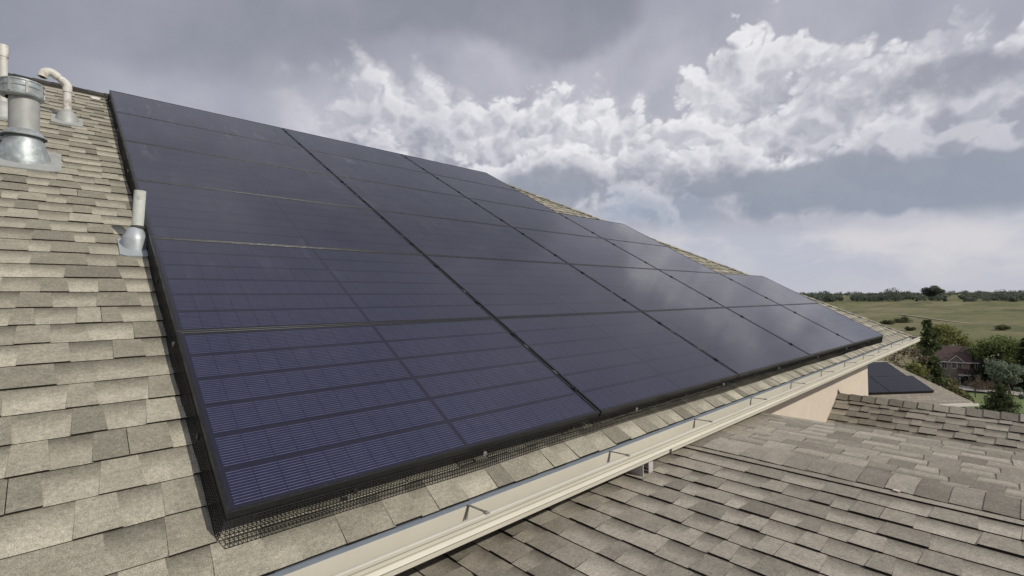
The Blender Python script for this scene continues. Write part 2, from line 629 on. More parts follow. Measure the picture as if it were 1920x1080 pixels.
def shingle_pieces(place, rows, lim, seed, pal, tooth=0.010, base=0.005, wmin=0.11, wmax=0.27, wob=0.0025):
    """laminated shingles: raised tabs with thinner tabs between, laid in courses.
    place(x, s, n) -> point; rows: list of (s0, exposure); lim(s) -> (xlo, xhi)"""
    rng = random.Random(seed)
    out = []
    for ri, (s0, ex) in enumerate(rows):
        lo, hi = lim(s0 + ex * 0.5)
        x = lo - rng.random() * 0.3
        up = rng.random() < 0.5
        seq = []
        while x < hi:
            w = rng.uniform(wmin, wmax) * (1.0 if up else 0.92)
            if rng.random() < 0.10:
                w *= 1.5
            seq.append((x, x + w, up))
            x += w
            if rng.random() > 0.10:                         # now and then two alike in a row (a joint between strips)
                up = not up
        for qi, (xa, xb, raised) in enumerate(seq):
            nl = qi > 0 and not seq[qi - 1][2]
            nr2 = qi + 1 < len(seq) and not seq[qi + 1][2]
            t_ = (tooth if raised else base) * rng.uniform(0.85, 1.2)
            top = s0 + ex + 0.02
            tap = rng.uniform(0.003, 0.014)
            tl = (tap if nl else 0.0) if raised else -0.018
            tr_ = (tap if nr2 else 0.0) if raised else -0.018
            yw = rng.uniform(-wob, wob)
            yw2 = yw + rng.uniform(-wob, wob) * 0.5
            gap = 0.0012 if raised else -0.004
            l0, h0 = lim(s0)
            l1, h1 = lim(top)
            A0, B0 = max(xa + gap, l0), min(xb - gap, h0)
            A1, B1 = max(xa + gap + tl, l1), min(xb - gap - tr_, h1)
            if B0 - A0 < 0.012:
                continue
            if B1 - A1 < 0.002:
                mid = min(max((A1 + B1) / 2, l1), h1)
                A1, B1 = mid - 0.001, mid + 0.001
            zt = 0.0002 * rng.random()
            pts = [place(A0, s0 + yw, t_), place(B0, s0 + yw2, t_), place(B1, top, zt), place(A1, top, zt),
                   place(A0, s0 + yw, -0.004), place(B0, s0 + yw2, -0.004), place(B1, top, -0.005), place(A1, top, -0.005)]
            fs = [(0, 1, 2, 3), (4, 5, 1, 0), (5, 6, 2, 1), (7, 4, 0, 3)]
            k = rng.uniform(0.9, 1.08)
            if raised:
                c = pal[rng.choice((0, 0, 1, 1, 2, 2, 3))]
                c0 = tuple(q * k for q in c)
                c1 = tuple(q * k * 0.97 for q in c)
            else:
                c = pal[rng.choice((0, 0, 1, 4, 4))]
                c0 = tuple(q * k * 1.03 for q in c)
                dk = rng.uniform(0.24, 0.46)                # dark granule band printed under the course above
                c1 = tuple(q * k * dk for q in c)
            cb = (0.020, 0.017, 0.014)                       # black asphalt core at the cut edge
            cols = [c0, c0, c1, c1, cb, cb, cb, cb]
            pts += [pts[0].copy(), pts[1].copy()]
            cols += [cb, cb]
            fs = [(0, 1, 2, 3), (4, 5, 9, 8), (5, 6, 2, 9), (7, 4, 8, 3)]
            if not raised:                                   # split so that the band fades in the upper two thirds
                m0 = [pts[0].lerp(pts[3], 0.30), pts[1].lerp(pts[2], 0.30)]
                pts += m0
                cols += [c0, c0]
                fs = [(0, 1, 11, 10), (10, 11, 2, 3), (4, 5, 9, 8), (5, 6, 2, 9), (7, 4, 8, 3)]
            out.append((pts, fs, cols))
    return out


def lay(pieces, parent, nmax=300, hidden=None, name='shingle', rest='small_shingles'):
    """the pieces that show largest become objects, the others one mesh"""
    sc = []
    for i, (pts, fs, cols) in enumerate(pieces):
        c = sum((Vector(p) for p in pts[:4]), Vector()) / 4
        a = 0.0 if hidden and hidden(c) else seen_area(pts[:4])
        sc.append((a, i))
    sc.sort(reverse=True)
    pick = {i for a, i in sc[:nmax] if a > 40.0}
    V, F, Cc = [], [], []
    for i, (pts, fs, cols) in enumerate(pieces):
        if i in pick:
            c = sum((Vector(p) for p in pts[:4]), Vector()) / 4
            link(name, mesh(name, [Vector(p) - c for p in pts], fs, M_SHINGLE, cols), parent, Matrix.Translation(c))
        else:
            k = len(V)
            V += pts
            F += [tuple(q + k for q in f) for f in fs]
            Cc += cols
    if V:
        kind(link(rest, mesh(rest, V, F, M_SHINGLE, Cc), parent), 'stuff')


def cap_pieces(p0, p1, da, db, half, expo, seed, pal, lift=0.012, drop=0.0):
    """folded ridge or hip caps laid from p0 to p1; da, db: unit vectors down the two slopes"""
    rng = random.Random(seed)
    p0, p1 = Vector(p0), Vector(p1)
    L = (p1 - p0).length
    d = (p1 - p0) / L
    da, db = Vector(da), Vector(db)
    nrm = -(da + db)
    nrm = (nrm - d * nrm.dot(d)).normalized()
    out = []
    n = int(L / expo)
    for i in range(n):
        a = p0 + d * (i * expo + rng.uniform(-0.004, 0.004))
        b = a + d * (expo + 0.03)
        h = half * rng.uniform(0.95, 1.04)
        u0 = lift * rng.uniform(0.9, 1.25)
        u1 = 0.002
        pts = []
        for q, u in ((a, u0), (b, u1)):
            pts += [q + da * h + nrm * u, q + nrm * (u + 0.001), q + db * h + nrm * u]
        for q, u in ((a, -0.006), (b, -0.008)):
            pts += [q + da * h + nrm * u, q + nrm * u, q + db * h + nrm * u]
        pts += [q.copy() for q in pts[:3]] + [pts[3].copy(), pts[5].copy()]
        fs = [(0, 1, 4, 3), (1, 2, 5, 4), (6, 7, 13, 12), (7, 8, 14, 13), (6, 12, 15, 9), (14, 8, 11, 16)]
        c = pal[rng.choice((0, 1, 1, 2, 2, 3, 4))]
        k = rng.uniform(0.86, 1.08)
        c0 = tuple(q * k for q in c)
        cb = (0.022, 0.019, 0.016)
        out.append(([Vector(q) for q in pts], fs, [c0] * 6 + [cb] * 11))
    return out


def lay_caps(pieces, parent, nmax=300):
    for pts, fs, cols in pieces[:nmax]:
        c = sum((Vector(p) for p in pts[:6]), Vector()) / 6
        link('ridge_cap', mesh('ridge_cap', [Vector(p) - c for p in pts], fs, M_SHINGLE, cols), parent, Matrix.Translation(c))


# ------------------------------------------------------------------ ground
def polar_sheet(name, rings, segs, mat, zoff=0.0):
    vs, fs = [], []
    for r in rings:
        for j in range(segs):
            a = 2 * math.pi * j / segs
            x, y = 3 + r * math.cos(a), r * math.sin(a)
            vs.append((x, y, gz(x, y) + zoff))
    for i in range(len(rings) - 1):
        for j in range(segs):
            j2 = (j + 1) % segs
            fs.append((i * segs + j, (i + 1) * segs + j, (i + 1) * segs + j2, i * segs + j2))
    vs.append((3, 0, gz(3, 0) + zoff))
    k = len(vs) - 1
    for j in range(segs):
        fs.append((k, j, (j + 1) % segs))
    return link(name, mesh(name, vs, fs, mat, smooth=True))


def field_material():
    m, t, out = material('dry_prairie_grass')
    p = pos(t)
    a = t.noise(t.vmath('MULTIPLY', p, (1.0, 1.0, 0.0)), 0.010, 6.0, 0.62)
    b = t.noise(t.vmath('MULTIPLY', p, (1.0, 1.0, 0.0)), 0.055, 6.0, 0.65)
    f = t.noise(t.vmath('MULTIPLY', p, (1.0, 1.0, 0.0)), 0.9, 5.0, 0.7)
    st = t.noise(t.vmath('MULTIPLY', p, (0.35, 1.0, 0.0)), 0.030, 7.0, 0.66, 0.6)
    c = t.mix(t.ramp(a, 0.38, 0.62), (0.130, 0.140, 0.066), (0.205, 0.185, 0.108))
    c = t.mix(t.ramp(st, 0.52, 0.66, 0.0, 0.75), c, (0.070, 0.088, 0.046))
    c = t.mix(t.ramp(st, 0.46, 0.34, 0.0, 0.8), c, (0.245, 0.215, 0.140))
    tuft = t.noise(t.vmath('MULTIPLY', p, (0.5, 1.0, 0.0)), 0.16, 5.0, 0.7)
    c = t.mix(t.ramp(tuft, 0.54, 0.68, 0.0, 0.65), c, (0.072, 0.085, 0.045))
    c = t.mix(t.ramp(b, 0.55, 0.72, 0.0, 0.6), c, (0.080, 0.095, 0.050))
    fr = t.math('ADD', t.math('MULTIPLY', f, 0.7), 0.65)
    cb = t.new('ShaderNodeCombineXYZ')
    for i in range(3):
        t.l.new(fr, cb.inputs[i])
    c = t.mix(1.0, c, cb.outputs[0], 'MULTIPLY')
    principled(t, out, c, 0.95, 0.0, 0.1, bump(t, f, 0.6, 0.5))
    return m


M_FIELD = field_material()
M_LAWN = simple('mown_lawn', (0.105, 0.145, 0.040), 0.95, var=0.22, scale=0.7, bmp=0.5, dirt=(0.17, 0.17, 0.07), dirt_lo=0.5, dirt_hi=0.75, dscale=0.16)
M_ROAD = simple('pale_concrete_road', (0.30, 0.28, 0.255), 0.9, var=0.10, scale=0.8)
kind(polar_sheet('ground', [4, 10, 18, 24, 30, 36, 42, 50, 58, 66, 74, 82, 90, 98, 106, 115, 125, 140, 160, 185, 215, 250, 300, 360, 430, 520, 630, 760,
                            900, 1100, 1400, 2000, 3200, 5000, 8000], 180, M_FIELD), 'structure')


def strip(name, line, width, mat, zoff, nseg=60, tilt=0.0):
    """a ribbon along a polyline that follows the ground"""
    vs, fs = [], []
    pts = []
    for i in range(nseg + 1):
        q = i / nseg * (len(line) - 1)
        k = min(int(q), len(line) - 2)
        u = q - k
        pts.append(Vector((line[k][0] * (1 - u) + line[k + 1][0] * u, line[k][1] * (1 - u) + line[k + 1][1] * u)))
    m = 4
    for i, p in enumerate(pts):
        d = (pts[min(i + 1, nseg)] - pts[max(i - 1, 0)]).normalized()
        nn = Vector((-d.y, d.x))
        for j in range(m + 1):
            q = p + nn * width * (j / m - 0.5)
            vs.append((q.x, q.y, gz(q.x, q.y) + zoff))
    for i in range(nseg):
        for j in range(m):
            a = i * (m + 1) + j
            fs.append((a, a + 1, a + m + 2, a + m + 1))
    return kind(link(name, mesh(name, vs, fs, mat, smooth=True)), 'structure')


def patch(name, r0, r1, a0, a1, mat, zoff, nr=14, na=24):
    vs, fs = [], []
    for i in range(nr + 1):
        for j in range(na + 1):
            r = r0 + (r1 - r0) * i / nr
            a = rad(a0 + (a1 - a0) * j / na)
            x, y = 3 + r * math.cos(a), r * math.sin(a)
            vs.append((x, y, gz(x, y) + zoff))
    for i in range(nr):
        for j in range(na):
            k = i * (na + 1) + j
            fs.append((k, k + na + 1, k + na + 2, k + 1))
    return kind(link(name, mesh(name, vs, fs, mat, smooth=True)), 'structure')


patch('lawn', 30, 100, -32, 12, M_LAWN, 0.12)
M_TRACK = simple('sandy_track', (0.27, 0.235, 0.165), 0.95, var=0.15, scale=0.3)
strip('path', [(330, -90), (322, -20), (345, 20), (420, 60)], 2.5, M_TRACK, 0.3)
strip('road', [(113, 34), (110, 16), (107, 0), (106, -16), (108, -40), (112, -70)], 8.5, M_ROAD, 0.28)
#END_GROUND

# ------------------------------------------------------------------ main house
house = thing('house', 'beige stucco house with tan weathered shingle roof carrying the big solar array', 'house', (2.0, 4.0, gz(2, 4)))
XL = -9.0
X_RR = X_HIP - RUN
# roof sheets under the shingles
front = link('roof_slope', mesh('roof_slope', [RP(XL, S_EAVE + 0.004, NR - 0.006), RP(X_HIP, S_EAVE + 0.004, NR - 0.006), RP(X_RR, S_RIDGE, NR - 0.006), RP(XL, S_RIDGE, NR - 0.006)],
                               [(0, 1, 2, 3)], M_UNDER), house)
Y_BACK = Y_RIDGE + RUN


def hip_pt(q, n):           # a point of the hip end: q = height share, offset n
    return None


he = [Vector((X_HIP, Y_EAVE, Z_EAVE - 0.006)), Vector((X_HIP, Y_BACK, Z_EAVE - 0.006)), Vector((X_RR, Y_RIDGE, Z_RIDGE - 0.006))]
hip_end = link('roof_slope', mesh('roof_slope', he, [(0, 1, 2)], M_UNDER), house)
link('roof_slope', mesh('roof_slope', [(XL, Y_RIDGE, Z_RIDGE - 0.006), (X_RR, Y_RIDGE, Z_RIDGE - 0.006), (X_HIP, Y_BACK, Z_EAVE - 0.006), (XL, Y_BACK, Z_EAVE - 0.006)],
                        [(0, 1, 2, 3)], simple('rear_shingles', (0.30, 0.27, 0.21), 0.95, var=0.25, scale=7, bmp=0.4)), house)


def main_lim(s):
    return (-1.5, X_HIP - (s - S_EAVE) * CT + 0.02)


rows = [(S_EAVE, 0.165)] + [(0.15 * k, 0.15) for k in range(44)]
rows = [(s, e) for s, e in rows if s + 0.1 < S_RIDGE]
pcs = shingle_pieces(lambda x, s, n: RP(x, s, NR + n), rows, main_lim, 11, PAL_MAIN, 0.008, 0.004, wmin=0.075, wmax=0.175)
N_ROWS = [5, 5, 4, 4, 3, 3]
PW, PH = 1.881, 1.0578            # module size
GX, GY = 1.895, 1.0608            # module pitch


def under_array(c):
    s = c.y * CT + c.z * ST
    x = c.x
    xa = x * math.cos(AL) - s * math.sin(AL)
    sa = x * math.sin(AL) + s * math.cos(AL)
    r = int(sa // GY) if sa >= 0 else -1
    return 0 <= r < 6 and 0.02 < xa < N_ROWS[r] * GX - 0.05


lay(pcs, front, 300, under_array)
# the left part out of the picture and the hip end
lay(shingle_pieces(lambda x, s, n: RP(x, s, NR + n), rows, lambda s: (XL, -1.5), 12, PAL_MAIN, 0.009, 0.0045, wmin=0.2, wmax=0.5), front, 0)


def hip_place(x, s, n):       # x runs along +Y from the corner, s up the hip end slope
    return Vector((X_HIP - (s * CT - n * ST), Y_EAVE + x, Z_EAVE + s * ST + n * CT))


hr = [(0.15 * k, 0.15) for k in range(int((S_RIDGE - S_EAVE) / 0.15))]
lay(shingle_pieces(hip_place, hr, lambda s: (s * CT, 2 * RUN - s * CT), 13, PAL_MAIN, 0.009, 0.0045, wmin=0.2, wmax=0.4), hip_end, 0)
n1, n2, n3 = Vector((0, -ST, CT)), Vector((ST, 0, CT)), Vector((0, ST, CT))
E0 = Vector((X_HIP, Y_EAVE, Z_EAVE))
R0 = Vector((X_RR, Y_RIDGE, Z_RIDGE))
hd = (R0 - E0).normalized()
da = hd.cross(n1)
da = da if da.x < 0 else -da
db = hd.cross(n2)
db = db if db.y > 0 else -db
lay_caps(cap_pieces(E0 + hd * 0.02 + Vector((0, 0, 0.006)), R0 + Vector((0, 0, 0.006)), da, db, 0.13, 0.15, 21, PAL_MAIN, 0.014), house)
M_RVENT = simple('dark_ridge_vent', (0.06, 0.05, 0.045), 0.8)
rv = MB()
for q in (-1, 1):
    dn = Vector((0, q * CT, -ST))
    a = Vector((XL, Y_RIDGE, Z_RIDGE + 0.022))
    b = Vector((X_RR - 0.2, Y_RIDGE, Z_RIDGE + 0.022))
    up = Vector((0, q * ST, CT))
    rv.add([a, b, b + dn * 0.15, a + dn * 0.15, a + dn * 0.15 - up * 0.026, b + dn * 0.15 - up * 0.026, a - up * 0.02, b - up * 0.02],
           [(0, 1, 2, 3) if q < 0 else (3, 2, 1, 0), (3, 2, 5, 4) if q < 0 else (4, 5, 2, 3), (0, 3, 4, 6), (1, 7, 5, 2)])
rv.build('ridge_vent', M_RVENT, house)
lay_caps(cap_pieces((-4.5, Y_RIDGE, Z_RIDGE + 0.024), (X_RR - 0.1, Y_RIDGE, Z_RIDGE + 0.024), (0, -CT, -ST), (0, CT, -ST), 0.135, 0.15, 22,
                    [tuple(q * 0.16 for q in c) for c in PAL_MAIN], 0.008), house)

# walls, soffit, fascia, drip edge
X_WR = 10.86
ZS = -0.300


def quad_wall(name, pts, mat, parent):
    return link(name, mesh(name, pts, [(0, 1, 2, 3)], mat), parent)


zg = -8.5
b = MB().box((XL + 0.4, Y_WALL, zg), (X_WR, Y_BACK - 0.5, ZS + 0.02))
b.build('wall', M_STUCCO, house)
MB().box((XL, Y_EAVE + 0.03, ZS - 0.012), (X_HIP - 0.05, Y_WALL + 0.02, ZS)).build('soffit', M_FASCIA, house)
MB().box((X_WR - 0.02, Y_WALL + 0.02, ZS - 0.0125), (X_HIP - 0.05, Y_BACK - 0.1, ZS - 0.0005)).build('soffit', M_FASCIA, house)
MB().box((XL, Y_EAVE + 0.012, ZS - 0.004), (X_HIP - 0.03, Y_EAVE + 0.034, Z_EAVE - 0.016)).build('fascia', M_FASCIA, house)
MB().box((X_HIP - 0.034, Y_EAVE + 0.034, ZS - 0.004), (X_HIP - 0.012, Y_BACK - 0.05, Z_EAVE - 0.016)).build('fascia', M_FASCIA, house)
dr = MB()
dr.box((XL, Y_EAVE - 0.004, Z_EAVE - 0.026), (X_HIP, Y_EAVE - 0.002, Z_EAVE - 0.005))
dr.box((XL, Y_EAVE - 0.002, Z_EAVE - 0.0065), (X_HIP, Y_EAVE + 0.03, Z_EAVE - 0.005))
dr.build('drip_edge', M_DRIP, house)
# small trim where wall meets soffit
MB().box((2.0, Y_WALL - 0.014, ZS - 0.05), (X_WR + 0.014, Y_WALL - 0.001, ZS - 0.012)).build('wall_trim', M_FASCIA, house)

# gutter: outline in (distance out from the eave, height)
GP = [(0.006, -0.206), (0.006, -0.290), (0.085, -0.292), (0.112, -0.290), (0.117, -0.286), (0.119, -0.2695), (0.109, -0.2665), (0.109, -0.2640), (0.126, -0.2625), (0.129, -0.259), (0.118, -0.2475), (0.103, -0.2465), (0.103, -0.2435), (0.112, -0.2425),
      (0.112, -0.2225), (0.100, -0.2205), (0.100, -0.2175), (0.1290, -0.2160), (0.1305, -0.206), (0.124, -0.2035), (0.110, -0.2035), (0.108, -0.207)]


def gutter_mesh():
    vs, fs = [], []
    n = len(GP)
    ends = []
    for o, zz in GP:                                     # left end, mitre at the hip corner, rear end of the return
        ends.append([(XL, Y_EAVE - o, zz), (X_HIP + o, Y_EAVE - o, zz), (X_HIP + o, Y_BACK + 0.1, zz)])
    for k in range(3):
        vs += [e[k] for e in ends]
    for k in range(2):
        for i in range(n - 1):
            fs.append((k * n + i, k * n + i + 1, (k + 1) * n + i + 1, (k + 1) * n + i))
    return vs, fs


gv, gf = gutter_mesh()
gut = link('gutter', mesh('gutter', gv, gf, M_GUTTER), house)
sm = gut.modifiers.new('sheet', 'SOLIDIFY')
sm.thickness = 0.0022
sm.offset = 0.0
for i in range(13):
    x = 0.862 + 0.9905 * (i - 2)
    if x > X_HIP:
        break
    hb = MB()
    hb.beam((x, Y_EAVE - 0.007, -0.203), (x + 0.004, Y_EAVE - 0.116, -0.199), 0.0045, r2=0.002)
    hb.beam((x - 0.001, Y_EAVE - 0.0085, -0.203), (x - 0.012, Y_EAVE - 0.0085, -0.262), 0.005, (0, 1, 0), r2=0.002)
    hb.beam((x + 0.004, Y_EAVE - 0.108, -0.1985), (x + 0.004, Y_EAVE - 0.131, -0.2005), 0.009, r2=0.0016)
    hb.tube([(x + 0.004, Y_EAVE - 0.118, -0.197), (x + 0.004, Y_EAVE - 0.118, -0.1935)], 0.0045, 8)
    hb.build('hanger', M_STRAP, gut)
# seam strap and outlet under the gutter
sb = MB()
sb.box((2.30, Y_EAVE - 0.1320, -0.2945), (2.304, Y_EAVE - 0.118, -0.262))
sb.build('seam', M_STRAP, gut)
ob = MB()
for lo, hi in (((2.02, Y_EAVE - 0.11, -0.372), (2.025, Y_EAVE - 0.02, -0.2945)), ((2.115, Y_EAVE - 0.11, -0.345), (2.12, Y_EAVE - 0.02, -0.2945)),
               ((2.025, Y_EAVE - 0.024, -0.36), (2.115, Y_EAVE - 0.02, -0.2945)), ((2.075, Y_EAVE - 0.113, -0.352), (2.12, Y_EAVE - 0.109, -0.2945))):
    ob.box(lo, hi)
ob.build('downspout_outlet', simple('grey_lilac_outlet', (0.45, 0.42, 0.43), 0.5), gut)

# ------------------------------------------------------------------ the low wing in front
PHI = rad(4.5)
NX0, NZ0 = 2.413, -0.3353                 # a course line of the near slope
X1, PSI = 2.745, rad(2.5)                 # its ridge and the slope beyond
Z1 = NZ0 + (X1 - NX0) * math.tan(PHI)
X2 = 4.05                                 # far edge
Z2 = Z1 - (X2 - X1) * math.tan(PSI)
YA, YB = -6.5, Y_WALL
wing = thing('house_wing', 'low-pitched wing with grey-brown shingles below the cream gutter', 'house wing', (0.5, -3.0, gz(0.5, -3)))


def near_place(x, s, n):                  # x along -Y from the wall, s up the slope measured from the course line
    return Vector((NX0 + s * math.cos(PHI) - n * math.sin(PHI), YB - x, NZ0 + s * math.sin(PHI) + n * math.cos(PHI)))


def far_place(x, s, n):                   # far slope: s counted up from its far edge
    L = (X2 - X1) / math.cos(PSI)
    q = L - s
    return Vector((X1 + q * math.cos(PSI) + n * math.sin(PSI), YB - x, Z1 - q * math.sin(PSI) + n * math.cos(PSI)))


S1 = (X1 - NX0) / math.cos(PHI)
near_sl = link('roof_slope', mesh('roof_slope', [near_place(0, -6.0, -0.006), near_place(YB - YA, -6.0, -0.006), near_place(YB - YA, S1, -0.006), near_place(0, S1, -0.006)],
                                  [(0, 3, 2, 1)], M_UNDER), wing)
LF = (X2 - X1) / math.cos(PSI)
far_sl = link('roof_slope', mesh('roof_slope', [far_place(0, 0, -0.006), far_place(YB - YA, 0, -0.006), far_place(YB - YA, LF, -0.006), far_place(0, LF, -0.006)],
                                 [(0, 1, 2, 3)], M_UNDER), wing)
nr_ = [(0.143 * k, 0.143) for k in range(-41, 1)]
lay(shingle_pieces(near_place, [(0.143, 0.143)], lambda s: (0.0, YB - YA), 34, [PAL_LOW[1]] * 5, 0.010, 0.009, wmin=0.7, wmax=1.0), near_sl, 10)
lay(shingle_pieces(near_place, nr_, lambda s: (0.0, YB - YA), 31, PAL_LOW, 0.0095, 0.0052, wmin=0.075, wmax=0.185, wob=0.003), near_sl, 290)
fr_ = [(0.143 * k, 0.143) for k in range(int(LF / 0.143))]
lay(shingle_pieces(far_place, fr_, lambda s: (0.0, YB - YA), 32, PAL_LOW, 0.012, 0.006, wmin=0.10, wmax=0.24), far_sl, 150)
lay_caps(cap_pieces((X1, YB, Z1 + 0.006), (X1, YA + 2.5, Z1 + 0.006), (-math.cos(PHI), 0, -math.sin(PHI)), (math.cos(PSI), 0, -math.sin(PSI)), 0.135, 0.117, 33, PAL_LOW, 0.006), wing, 60)
wb = MB()
wb.add([(X1 - 6.2, YA + 0.3, zg), (X2 - 0.06, YA + 0.3, zg), (X2 - 0.06, YB - 0.01, zg), (X1 - 6.2, YB - 0.01, zg),
        (X1 - 6.2, YA + 0.3, -0.88), (X2 - 0.06, YA + 0.3, Z2 - 0.03), (X2 - 0.06, YB - 0.01, Z2 - 0.03), (X1 - 6.2, YB - 0.01, -0.88),
        (X1, YA + 0.3, Z1 - 0.03), (X1, YB - 0.01, Z1 - 0.03)],
       [(0, 1, 5, 8, 4), (1, 2, 6, 5), (2, 3, 7, 9, 6), (3, 0, 4, 7)])
wb.build('wall', M_STUCCO, wing)
MB().box((X2 - 0.05, YA, Z2 - 0.13), (X2 - 0.012, YB - 0.002, Z2 - 0.008)).build('fascia', M_FASCIA, wing)

# ------------------------------------------------------------------ the steeper wing behind it
CHI = rad(26.0)
XC, ZC = 8.77, -0.955
wing2 = thing('house_wing', 'steeper gabled wing with dark brown-grey shingles against the peach wall', 'house wing', (8.7, -3.0, gz(8.7, -3)))
YA2, YB2 = -5.5, Y_WALL - 0.004
LW = (XC - X2) / math.cos(CHI)


def w2_near(x, s, n):                    # s counted down from the ridge is negative
    return Vector((XC + s * math.cos(CHI) - n * math.sin(CHI), YB2 - x, ZC + s * math.sin(CHI) + n * math.cos(CHI)))


def w2_far(x, s, n):
    return Vector((XC - s * math.cos(CHI) + n * math.sin(CHI), YB2 - x, ZC + s * math.sin(CHI) + n * math.cos(CHI)))


s2n = link('roof_slope', mesh('roof_slope', [w2_near(0, -LW, -0.006), w2_near(YB2 - YA2, -LW, -0.006), w2_near(YB2 - YA2, 0, -0.006), w2_near(0, 0, -0.006)], [(0, 3, 2, 1)], M_UNDER), wing2)
s2f = link('roof_slope', mesh('roof_slope', [w2_far(0, -LW, -0.006), w2_far(YB2 - YA2, -LW, -0.006), w2_far(YB2 - YA2, 0, -0.006), w2_far(0, 0, -0.006)], [(0, 1, 2, 3)], M_UNDER), wing2)
PAL_W2 = [tuple(q * 0.92 for q in c) for c in PAL_LOW]
r2 = [(-0.09 - 0.147 * k, 0.147) for k in range(1, int(LW / 0.147))]
lay(shingle_pieces(w2_near, r2, lambda s: (0.0, YB2 - YA2), 41, PAL_W2, 0.017, 0.006, wmin=0.10, wmax=0.24), s2n, 150)
lay(shingle_pieces(w2_far, r2, lambda s: (0.0, YB2 - YA2), 42, PAL_W2, 0.012, 0.006, wmin=0.2, wmax=0.4), s2f, 0)
lay_caps(cap_pieces((XC, YB2 + 0.0, ZC + 0.008), (XC, YA2 + 0.5, ZC + 0.008), (-math.cos(CHI), 0, -math.sin(CHI)), (math.cos(CHI), 0, -math.sin(CHI)), 0.165, 0.168, 43,
                    [tuple(q * 0.8 for q in c) for c in PAL_LOW], 0.016), wing2, 40)
# little upturned flashing where the ridge meets the wall
MB().add([(XC - 0.03, YB2 - 0.03, ZC + 0.005), (XC + 0.03, YB2 - 0.03, ZC + 0.005), (XC + 0.01, YB2 + 0.0, ZC + 0.075), (XC - 0.01, YB2 + 0.0, ZC + 0.075), (XC, YB2 + 0.002, ZC)],
         [(0, 1, 2, 3), (0, 3, 4), (1, 4, 2)]).build('flashing', simple('brown_flashing', (0.12, 0.10, 0.085), 0.6), wing2)
zl = ZC - LW * math.sin(CHI)
w2b = MB()
w2b.add([(X2 + 0.01, YA2 + 0.3, zg), (2 * XC - X2 - 0.3, YA2 + 0.3, zg), (2 * XC - X2 - 0.3, YB2, zg), (X2 + 0.01, YB2, zg),
         (X2 + 0.01, YA2 + 0.3, zl - 0.02), (2 * XC - X2 - 0.3, YA2 + 0.3, zl + 0.1), (2 * XC - X2 - 0.3, YB2, zl + 0.1), (X2 + 0.01, YB2, zl - 0.02),
         (XC, YA2 + 0.3, ZC - 0.03)],
        [(0, 1, 5, 8, 4), (1, 2, 6, 5), (3, 0, 4, 7)])
w2b.build('wall', M_STUCCO, wing2)
#END_HOUSE

# ------------------------------------------------------------------ solar array
def arr_matrix(x, s, n=0.0):
    ex = Vector((math.cos(AL), -math.sin(AL) * CT, -math.sin(AL) * ST))
    es = Vector((math.sin(AL), math.cos(AL) * CT, math.cos(AL) * ST))
    en = Vector((0, -ST, CT))
    p = ex * x + es * s + en * n
    m = Matrix.Identity(4)
    for i in range(3):
        m[i][0], m[i][1], m[i][2], m[i][3] = ex[i], es[i], en[i], p[i]
    return m


FW, FH = 0.013, 0.040                      # frame face width and height
PROFILE = [(0.0, -FH), (0.0, -0.0009), (0.0009, 0.0), (FW - 0.0012, 0.0), (FW, -0.0012), (FW, -0.0075), (0.004, -0.0075), (0.004, -FH)]


def rail_mesh(side):
    """one mitred side of a module frame"""
    vs, fs = [], []
    n = len(PROFILE)
    for end in (0, 1):
        for o, zz in PROFILE:
            if side == 'bottom':
                vs.append((o if end == 0 else PW - o, o, zz))
            elif side == 'top':
                vs.append((PW - o if end == 0 else o, PH - o, zz))
            elif side == 'left':
                vs.append((o, PH - o if end == 0 else o, zz))
            else:
                vs.append((PW - o, o if end == 0 else PH - o, zz))
    for i in range(n):
        j = (i + 1) % n
        fs.append((i, n + i, n + j, j)[::-1])
    return mesh('frame_rail', vs, fs, M_FRAME)


RAILS = {s: rail_mesh(s) for s in ('bottom', 'top', 'left', 'right')}
# front glass with real thickness; only its upper face carries the reflecting surface
gx0, gy0, gx1, gy1 = FW - 0.004, FW - 0.004, PW - FW + 0.004, PH - FW + 0.004
zt, zb = -0.0022, -0.0052
PANE = mesh('glass_pane', [(gx0, gy0, zb), (gx1, gy0, zb), (gx1, gy1, zb), (gx0, gy1, zb), (gx0, gy0, zt), (gx1, gy0, zt), (gx1, gy1, zt), (gx0, gy1, zt)],
            [(4, 5, 6, 7), (3, 2, 1, 0), (0, 1, 5, 4), (1, 2, 6, 5), (2, 3, 7, 6), (3, 0, 4, 7)], mats=[M_PANE, M_CLEAR], fmat=[0, 1, 1, 1, 1, 1])
BACK = mesh('backsheet', [(0.005, 0.005, -0.0078), (PW - 0.005, 0.005, -0.0078), (PW - 0.005, PH - 0.005, -0.0078), (0.005, PH - 0.005, -0.0078),
                          (0.005, 0.005, -0.0088), (PW - 0.005, 0.005, -0.0088), (PW - 0.005, PH - 0.005, -0.0088), (0.005, PH - 0.005, -0.0088)],
            [(0, 1, 2, 3), (7, 6, 5, 4), (0, 4, 5, 1), (1, 5, 6, 2), (2, 6, 7, 3), (3, 7, 4, 0)], M_BACK)
CW, CH = 0.0814, 0.1500
CELLS = []
mx0 = FW + 0.013
px_ = (PW - 2 * mx0 - 0.018) / 22
my0 = FW + 0.012
py_ = (PH - 2 * my0 + 0.019) / 6
for r in range(6):
    for c in range(22):
        CELLS.append((mx0 + px_ * c + (0.018 if c > 10 else 0.0) + (px_ - CW) / 2, my0 + py_ * r))


